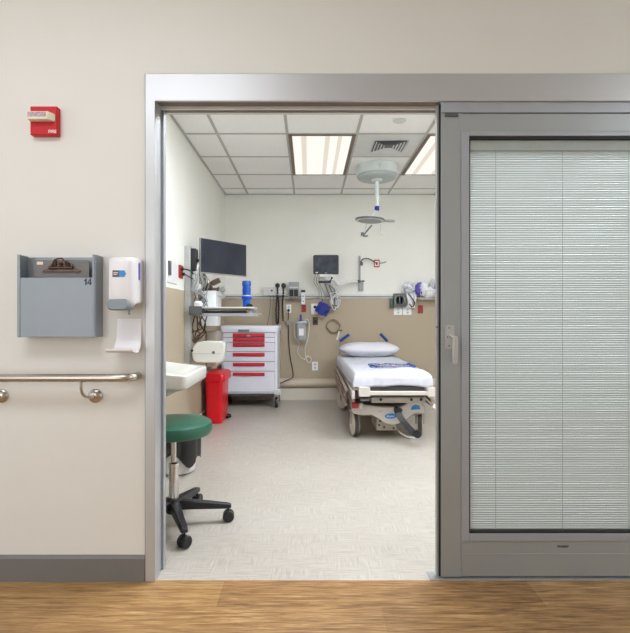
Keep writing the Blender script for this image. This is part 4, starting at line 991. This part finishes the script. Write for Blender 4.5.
# wire basket
BK = thing('wire_basket', 'white wire basket on the back wall rail at the right', 'basket', (wx(430), YW, 1.32))
bk = MB(); bx0, bx1 = wx(417.2), wx(446); bz0, bz1 = wz(299.6), wz(291)
for z in (bz0, bz1):
    bk.tube([(bx0, YW - .033, z), (bx0, YW - .19, z), (bx1, YW - .19, z), (bx1, YW - .033, z)], .004, 6, closed=True)
for k in range(13): x = bx0 + (bx1 - bx0) * k / 12; bk.tube([(x, YW - .033, bz0), (x, YW - .19, bz0), (x, YW - .19, bz1)], .0025, 6)
for k in range(1, 5): y = YW - .033 - .157 * k / 5; bk.tube([(bx0, y, bz0), (bx1, y, bz0)], .0025, 6)
bk.build('wires', 'light_grey', BK)
def blob(c, s, seed, m, name, label, cat, group=None, amp=.22):
    bm = bmesh.new(); bmesh.ops.create_icosphere(bm, subdivisions=4, radius=1)
    for v in bm.verts:
        d = v.co.normalized(); k = 1 + amp * noise.noise(d * 2.2 + Vector((seed, 0, 0))) + amp * .5 * noise.noise(d * 6 + Vector((seed, 3, 0)))
        v.co = Vector((d.x * s[0] * k, d.y * s[1] * k, d.z * s[2] * k)) + Vector(c)
    me = bpy.data.meshes.new(name); bm.to_mesh(me); bm.free(); me.materials.append(M[m])
    for p in me.polygons: p.use_smooth = True
    o = bpy.data.objects.new(name, me); COL.objects.link(o); o['o'] = (0, 0, 0)
    return tag(o, label, cat, group)
yk = YW - .11
blob((wx(427), yk, wz(293.2)), (.10, .072, .068), 3, 'crystal_white', 'supply_bag', 'white wrapped supply bag in the middle of the wire basket', 'supply bag')
blob((wx(417.5), yk, wz(290.0)), (.055, .06, .085), 5, 'purple', 'supply_bag', 'purple and clear supply pack at the left end of the basket', 'supply bag', amp=.3)
blob((wx(436.2), yk, wz(289.5)), (.05, .06, .095), 8, 'purple', 'supply_bag', 'purple supply pack beside the door edge in the basket', 'supply bag', amp=.3)
blob((wx(421.5), yk - .03, wz(289.5)), (.06, .05, .08), 9, 'crystal_white', 'supply_bag', 'white pack on top, between purple and white bags', 'supply bag', amp=.3)
blob((wx(432), yk + .03, wz(286)), (.06, .05, .08), 12, 'bag', 'clear_bag', 'clear plastic bag bulging up behind the basket contents', 'plastic bag', amp=.3)
blob((wx(408), YW - .085, wz(288)), (.085, .05, .07), 15, 'bag', 'clear_bag', 'clear plastic bag hanging above the white tubing', 'plastic bag', amp=.35)

# ------------------------------------------------------------------ hospital bed
GX0, GX1 = .372, 1.075; GF, GH = 4.16, 6.13
BD = thing('hospital_bed', 'wheeled hospital stretcher bed with beige frame and blue push handles', 'stretcher bed', (.72, 5.1, 0))
def bz(py, Y): return EYE - (py - CY) / F * Y
MB().loft([rr(GX0 + .05, GX1 - .05, GF + .03, GH - .02, .05, .485), rr(GX0 + .04, GX1 - .04, GF + .02, GH - .01, .06, .50), rr(GX0 + .04, GX1 - .04, GF + .02, GH - .01, .06, .575), rr(GX0 + .05, GX1 - .05, GF + .05, GH - .04, .05, .585)]).build('mattress', 'dark_grey', BD)
dk = MB(); dk.box(GX0 + .01, GX1 - .01, GF + .02, GH, .455, .484); dk.build('deck', 'bed_beige', BD, bevel=.005)
# foot end bar with corner plates
fb = MB()
ffx0, ffx1 = P(359, 0, 4.12).x, P(428, 0, 4.12).x
fb.box(ffx0, ffx1, 4.115, 4.155, bz(395.4, 4.12), bz(391.4, 4.12))
fb.build('foot_bar', 'bed_beige', BD, bevel=.006)
for a, b in ((358.6, 370), (427, 436)):
    cp = MB(); xa, xb = P(a, 0, 4.12).x, P(b, 0, 4.12).x
    cp.loft([rrz(xa, xb, bz(396.5, 4.12), bz(387.2, 4.12), .012, 4.105), rrz(xa, xb, bz(396.5, 4.12), bz(387.2, 4.12), .012, 4.20)]); cp.build('corner_plate', 'bed_beige', BD, bevel=.003)
gap = MB(); gap.box(ffx0 + .02, ffx1 - .02, 4.165, 4.185, bz(398, 4.12), bz(387.5, 4.12)); gap.build('recess', 'bed_dark', BD)
xb_ = MB(); xb_.loft([rrz(P(371, 0, 4.2).x, P(425, 0, 4.2).x, bz(402.5, 4.2), bz(397, 4.2), .008, 4.18), rrz(P(371, 0, 4.2).x, P(425, 0, 4.2).x, bz(402.5, 4.2), bz(397, 4.2), .008, 4.26)]); xb = xb_.build('cross_beam', 'bed_tan', BD, bevel=.003)
hl = MB()
for px in (380.8, 411.3, 421): q = P(px, 399.5, 4.18); hl.cyl((q.x, 4.182, q.z), (q.x, 4.176, q.z), .013, 16)
hl.build('hole', 'black', xb)
for px in (363.5, 366.5):
    q = P(px, 399.5, 4.14); MB().lathe([(0, -.01), (.028, -.012), (.032, 0), (.028, .012), (0, .01)], (q.x, 4.15, q.z), 20).build('joint', 'dark_grey', BD)
# side frame rails of litter
for x in (GX0 - .005, GX1 - .02): MB().box(x, x + .028, GF - .02, GH, .385, .455).build('frame_rail', 'bed_beige', BD, bevel=.006)
MB().box(GX0 + .03, GX1 - .03, GF + .06, GH - .02, .375, .454).build('under_deck_shade', 'bed_dark', BD, bevel=.004)  # dark box standing in for the shade between the beams
# folded-down side rails
for sx, x in ((0, .332), (1, 1.098)):
    rl = MB()
    ya, yb_ = 4.28, 5.95
    rl.tube([(x, yb_, .466), (x, ya + .12, .446), (x, ya, .440)], .014, 10)
    rl.tube([(x, yb_ - .05, .33), (x, ya + .05, .305)], .014, 10)
    rl.tube([(x - .002, yb_, .40), (x - .002, ya + .04, .375)], .009, 8)
    for k in range(8):
        y = ya + .06 + k * (yb_ - ya - .12) / 7; rl.tube([(x, y, .446 + .012 * k / 7), (x + .004, y + .03, .31 + .02 * k / 7)], .010, 8)
    MB().box(x - .004 + (.012 if sx == 0 else -.020), x + (.020 if sx == 0 else -.012), ya + .06, yb_ - .04, .325, .435).build('rail_gap_shade', 'bed_dark', BD)  # dark panel standing in for the shade in the rail gaps
    for y in (4.5, 5.2, 5.8): rl.tube([(x, y, .38), (x + (.05 if sx == 0 else -.04), y, .41)], .012, 8)
    rail = rl.build('side_rail', 'rail_tan', BD)
# red + white end caps
q = P(354.8, 405.3, 4.24); MB().cbox(q, (.055, .07, .045)).build('brake_cap', 'dark_red', BD, bevel=.006, label='red cap')
MB().tube([P(352.5, 397.4, 4.28), P(354, 402, 4.25)], .013, 10).build('rail_end', 'bed_beige', BD)
q = P(361, 405.7, 4.24); MB().cbox(q, (.035, .05, .05)).build('brake_cap', 'bed_beige', BD, bevel=.006)
rt = MB(); rt.tube([P(428.5, 395, 4.13), P(434, 400.5, 4.13), P(437, 404, 4.13)], [.013, .015, .015], 12); rt.tube([P(424, 397, 4.16), P(431, 404, 4.14)], .008, 8); rt.build('release_lever', 'bed_tan', BD)
MB().tube([P(436.5, 403, 4.13), P(434.5, 408, 4.13)], .018, 14).build('lever_end', 'crystal_white', BD); q = P(438.5, 402.8, 4.15); MB().cbox(q, (.022, .05, .055)).build('lever_cap', 'dark_red', BD, bevel=.005, label='red cap')
# base shroud (foot end)
sh = [(155, 430), (200, 424), (300, 436), (400, 438), (432, 425), (445, 410), (470, 404), (510, 412), (528, 435), (532, 468), (480, 470), (455, 486), (425, 508), (395, 524), (360, 530), (325, 520), (292, 495), (262, 480), (210, 482), (165, 472)]
YS = 4.27
pts = [P(320 + a / 5.04, 320 + b / 5.04, YS) for a, b in sh]
MB().prism(pts, (0, .10, 0)).build('base_cover', 'bed_beige', BD, bevel=.012, seg=3)
q = P(390.6, 416.2, YS)
ov = MB().lathe([(0, 0), (.5, 0), (.5, .02), (0, .02)], (0, 0, 0), 32, (0, -1, 0))
for v in ov.v: v.xyz = Vector((v.x * .105 + q.x, v.y * .12 + YS - .0, v.z * .046 + q.z))
ov = ov.build('badge', 'logo_blue', BD, label='blue oval badge')
text('stryker', .024, (q.x, YS - .0028, q.z - .006), 'text_white', BD, align='CENTER', bold=.0004)
q = P(415.3, 407.5, YS)
MB().prism([Vector((q.x + a, YS - .002, q.z + b)) for a, b in ((-.04, -.022), (.046, -.014), (.036, .018), (.0, .026), (-.03, .012))], (0, .004, 0)).build('badge', 'logo_blue', BD, label='blue sticker')
text('||||||||', .016, (P(378.5, 0, YS).x, YS - .0012, P(0, 411.8, YS).z), 'dark_grey', BD, name='vent_marks')
q = P(378, 399.6, 4.24); 
bf = MB(); bf.box(.46, 1.0, 4.37, 5.98, .20, .26); bf.box(.42, .48, 4.34, 6.02, .215, .275); bf.box(.98, 1.04, 4.34, 6.02, .215, .275); bf.build('base_frame', 'bed_tan', BD, bevel=.008)
for y in (4.75, 5.6): MB().tube([(.72, y, .255), (.72, y, .36), (.72, y, .458)], [.07, .07, .05], 24).build('lift_column', 'mid_grey', BD)
a, b = P(376.5, 430.5, 4.36), P(396.5, 419, 4.36)
hb2 = MB(); hb2.box(a.x, b.x, 4.36, 4.72, a.z, b.z + .06); hb2 = hb2.build('pump_box', 'bed_tan', BD, bevel=.006)
kn = MB()
for px, py in ((379, 425), (384, 427), (390, 424), (393.5, 428), (380, 421)): q = P(px, py, 4.36); kn.cyl((q.x, 4.362, q.z), (q.x, 4.35, q.z), .009, 10)
kn.build('bolt', 'black', hb2)
# steering pedal
pdl = [P(*p, y) for p, y in (((397, 410.5), 4.22), ((401.5, 419), 4.17), ((408, 427), 4.10), ((414, 433), 4.05), ((417.5, 434.8), 4.04))]
pth = smoothpath(pdl, 5); rg = []
for i, p in enumerate(pth):
    t_ = (pth[min(i + 1, len(pth) - 1)] - pth[max(i - 1, 0)]).normalized(); nrm = Vector((t_.z, 0, -t_.x)).normalized(); w = .026
    rg.append([p + nrm * w + Vector((0, -.008, 0)), p - nrm * w + Vector((0, -.008, 0)), p - nrm * w + Vector((0, .012, 0)), p + nrm * w + Vector((0, .012, 0))])
MB().loft(rg).build('steering_pedal', 'black_plastic', BD, bevel=.004, label='black curved pedal')
q = P(398, 410, 4.24); MB().cbox(q, (.06, .08, .045), Matrix.Rotation(R(20), 3, 'Y')).build('pedal_pivot', 'black', BD, bevel=.006)
q = P(417.4, 434.4, 4.03); MB().lathe([(0, -.02), (.030, -.02), (.034, -.012), (.034, .012), (.030, .02), (0, .02)], (q.x, 4.04, q.z + .002), 24, (0, -1, 0)).build('pedal_pad', 'black_plastic', BD)
pb = MB(); pb.tube(smoothpath([P(396, 428, 4.45), P(402, 434, 4.30), P(410, 437.5, 4.16), P(418, 437.5, 4.12)]), .008, 8); pb.build('pedal_bar', 'light_grey', BD)
# wheels
def bed_wheel(x, y, ang, r=.112):
    ax = Vector((math.cos(R(ang)), math.sin(R(ang)), 0))
    w_ = MB(); w_.lathe([(0, -.016), (r * .93, -.018), (r, -.012), (r, .012), (r * .93, .018), (0, .016)], (x, y, r + .001), 36, ax); o = w_.build('wheel', 'bed_dark', BD)
    hcap = MB()
    for sg in (-1, 1): hcap.lathe([(r * .90, .019), (r * .86, .025), (r * .3, .027), (0, .028)], Vector((x, y, r + .001)), 30, ax * sg)
    hcap.build('wheel_cover', 'bed_beige', o)
    fk = MB(); tp = .235
    for sg in (-1, 1):
        c_ = Vector((x, y, 0)) + ax * .033 * sg; fk.tube([c_ + Vector((0, 0, r)), c_ + Vector((0, 0, tp))], .010, 8)
    fk.cbox((x, y, tp), (.085, .07, .02), Matrix.Rotation(R(ang), 3, 'Z')); fk.cyl((x, y, tp), (x, y, tp + .03), .02, 12)
    fk.build('fork', 'bed_tan', o)
bed_wheel(.417, 4.43, 9); bed_wheel(1.016, 4.43, -12); bed_wheel(.40, 5.70, 30); bed_wheel(1.0, 5.80, 10)
# push handles at head end
for p0, p1, p2 in (((339.6, 356), (339.8, 341.2), (349.2, 334.5)), ((388.5, 356), (387.6, 341.2), (380.2, 333.8))):
    y = 6.19; a, b, c = P(*p0, y), P(*p1, y), P(*p2, y); a.z = .44
    MB().tube([a + Vector((0, -.05, 0)), a + Vector((0, 0, .02)), b], .011, 10).build('handle_post', 'mid_grey', BD)
    MB().tube([b, b + (c - b) * .04, c - (c - b) * .04, c], [.013, .018, .018, .013], 14).build('push_handle', 'blue_handle', BD, label='blue grip')
hbm = MB(); hbm.box(.40, 1.06, 6.13, 6.17, .42, .47); hbm.build('head_bar', 'bed_beige', BD, bevel=.006)
# sheet
def sheet_mesh():
    nx, ny = 60, 110; m = MB(); vs = []; fs = []
    xm, ym = (GX0 + GX1) / 2, (GF + GH) / 2; hx, hy = (GX1 - GX0) / 2, (GH - GF) / 2; rc = .035; drop = .105
    def edge(t, h):
        # t in -1..1 -> position along the top or down the side
        L = h + drop; s = abs(t) * L; sg = 1 if t >= 0 else -1
        if s < h - rc: return sg * s, 0.0
        arc = rc * math.pi / 2
        if s < h - rc + arc:
            a = (s - (h - rc)) / rc; return sg * (h - rc + rc * math.sin(a)), -rc * (1 - math.cos(a))
        return sg * (h + .004), -rc - (s - (h - rc + arc))
    for j in range(ny + 1):
        for i in range(nx + 1):
            dx_, dzx = edge(i / nx * 2 - 1, hx); dy_, dzy = edge(j / ny * 2 - 1, hy)
            z = .602 + min(dzx, dzy) if not (dzx < 0 and dzy < 0) else .602 + max(-drop, -math.hypot(dzx, dzy))
            p = Vector((xm + dx_, ym + dy_, z)); p.x = .735 + (p.x - .735) * (.955 + .095 * (p.y - 4.16) / 2)
            w = noise.noise(Vector((p.x * 4, p.y * 3, p.z * 6))) * .009 + noise.noise(Vector((p.x * 12, p.y * 7, 2))) * .005
            side = dzx < -.02 or dzy < -.02
            if side:
                ww = noise.noise(Vector((p.x * 18, p.y * 9, 5))) * .014
                p.z += (1 if p.z < .55 else 0) * noise.noise(Vector((p.x * 5, p.y * 4, 9))) * .02
                n_ = Vector((dx_ if dzx < 0 else 0, dy_ if dzy < 0 else 0, 0)); n_ = n_.normalized() if n_.length else n_; p += n_ * (abs(ww) + .002)
                if dzy < 0 and dy_ < 0:            # foot end lifts in a shallow arch
                    u = (p.x - .83) / .17
                    if abs(u) < 1 and p.z < .56: p.z += .016 * (1 - u * u)
            else: p.z += w + .004
            # long diagonal creases towards the foot
            for (ax_, ay_), (bx_, by_), hgt in (((.62, 4.2), (1.02, 4.62), .024), ((.74, 4.18), (1.06, 4.42), .024), ((.48, 4.25), (.70, 5.2), .012), ((.55, 5.2), (1.0, 5.6), .012)):
                d = Vector((bx_ - ax_, by_ - ay_)); L = d.length; d /= L; q_ = Vector((p.x - ax_, p.y - ay_)); t_ = q_.dot(d)
                if 0 < t_ < L and p.z > .56:
                    dist = abs(q_.x * d.y - q_.y * d.x); p.z += hgt * math.exp(-(dist / .018) ** 2) * math.sin(math.pi * t_ / L)
            vs.append(p)
    for j in range(ny):
        for i in range(nx): k = j * (nx + 1) + i; fs.append((k, k + 1, k + nx + 2, k + nx + 1))
    m.add(vs, fs); return m
SHT = sheet_mesh().build('bed_sheet', 'sheet'); tag(SHT, 'white bed sheet wrapped over the mattress of the hospital bed', 'bed sheet')
sd = SHT.modifiers.new('s', 'SOLIDIFY'); sd.thickness = .002
for p in SHT.data.polygons: p.use_smooth = True
# pillow
bm = bmesh.new(); bmesh.ops.create_uvsphere(bm, u_segments=64, v_segments=40, radius=1)
pc = Vector((.735, 5.90, .690)); HX, HY, HZp = .36, .21, .088
def spow(a, e): return math.copysign(abs(a) ** e, a)
for v in bm.verts:
    d = v.co.normalized(); lat = math.asin(max(-1, min(1, d.z))); lon = math.atan2(d.y, d.x)
    cl_ = abs(math.cos(lat)) ** .62
    x = spow(math.cos(lon), .55) * cl_; y = spow(math.sin(lon), .55) * cl_
    e = max(abs(x), abs(y)); z = d.z * (1 - .35 * e ** 4)
    k = noise.noise(Vector((x * 3, y * 3, z))) * .14 + noise.noise(Vector((x * 9, y * 5, z * 3))) * .07
    v.co = pc + Vector((x * HX, y * HY, z * HZp * (1 + k) + (.012 * x * x)))
me = bpy.data.meshes.new('pillow'); bm.to_mesh(me); bm.free(); me.materials.append(M['pillow'])
for p in me.polygons: p.use_smooth = True
pw = bpy.data.objects.new('pillow', me); COL.objects.link(pw); tag(pw, 'plump white pillow at the head of the hospital bed', 'pillow'); pw['o'] = (0, 0, 0)
# bag with blue print on the bed
BGG = thing('plastic_bag', 'clear folded plastic bag with blue ends lying on the bed sheet', 'plastic bag', (.76, 4.72, .61))
bgm = MB(); gx, gy = 24, 12; vs = []; fs = []
bx0_, bx1_, by0_, by1_ = .585, .995, 4.55, 4.80
def bagz(x, y): return .617 + .010 * noise.noise(Vector((x * 14, y * 14, 3))) + .006 * noise.noise(Vector((x * 35, y * 35, 1)))
for j in range(gy + 1):
    for i in range(gx + 1):
        x = bx0_ + (bx1_ - bx0_) * i / gx; y = by0_ + (by1_ - by0_) * j / gy; vs.append(Vector((x, y, bagz(x, y) + .006 * math.sin(math.pi * i / gx))))
for j in range(gy):
    for i in range(gx): k = j * (gx + 1) + i; fs.append((k, k + 1, k + gx + 2, k + gx + 1))
bgm.add(vs, fs); o = bgm.build('film', 'bag', BGG); s2_ = o.modifiers.new('s', 'SOLIDIFY'); s2_.thickness = .003
pe = MB()
pe.tube([(bx0_ - .01, by0_ - .01, .622), (bx0_ + .0, (by0_ + by1_) / 2, .626), (bx0_ + .015, by1_, .622)], [.005, .012, .008], 10)
pe.tube([(bx0_ + .0, by1_ - .03, .624), (bx0_ + .055, by0_ + .02, .622)], [.006, .012], 8)
pe.build('blue_end', 'bright_blue', BGG, label='blue crumpled left end'); pe = MB()
pe.tube([(bx1_ + .005, by0_ + .02, .622), (bx1_ - .015, by1_ - .03, .626)], [.010, .014], 10)
pe.build('blue_end', 'bright_blue', BGG, label='blue crumpled right end')
ln = MB(); 
ln.tube([(x_, by1_ - .008, bagz(x_, by1_) + .008) for x_ in [bx0_ + k * .034 for k in range(13)]], .003, 6)
ln.tube([(x_, by0_ + .01, bagz(x_, by0_) + .008) for x_ in [bx0_ + .03 + k * .031 for k in range(13)]], .003, 6)
for k, x_ in enumerate((.66, .70, .73, .77, .83, .86, .90, .93)):
    ln.tube([(x_, 4.60 + .02 * (k % 2), .634), (x_ + .018, 4.64 + .015 * (k % 3), .634), (x_ + .006, 4.66, .634)], .0035, 6)
ln.build('printed_mark', 'navy', BGG, label='dark blue printed marks')

# ------------------------------------------------------------------ camera, world
cam = bpy.data.cameras.new('camera'); cam.sensor_width = 36; cam.sensor_fit = 'HORIZONTAL'
cam.lens = 36 * F / 630; cam.shift_x = 6 / 630; cam.shift_y = -.5 / 630; cam.clip_start = .05
co = bpy.data.objects.new('camera', cam); COL.objects.link(co); co.location = (0, 0, EYE); co.rotation_euler = (R(90), 0, 0)
scene.camera = co
wd = bpy.data.worlds.new('world'); scene.world = wd; wd.use_nodes = True
bg = wd.node_tree.nodes['Background']; bg.inputs['Color'].default_value = (.93, .97, 1, 1); bg.inputs['Strength'].default_value = 1.0
vs_ = scene.view_settings; vs_.view_transform = 'Standard'; vs_.look = 'None'; vs_.gamma = 1; vs_.exposure = 0.45; vs_.use_curve_mapping = False
scene.cycles.use_denoising = True
scene.cycles.max_bounces = 10; scene.cycles.diffuse_bounces = 6; scene.cycles.transparent_max_bounces = 16
scene.cycles.sample_clamp_indirect = 6
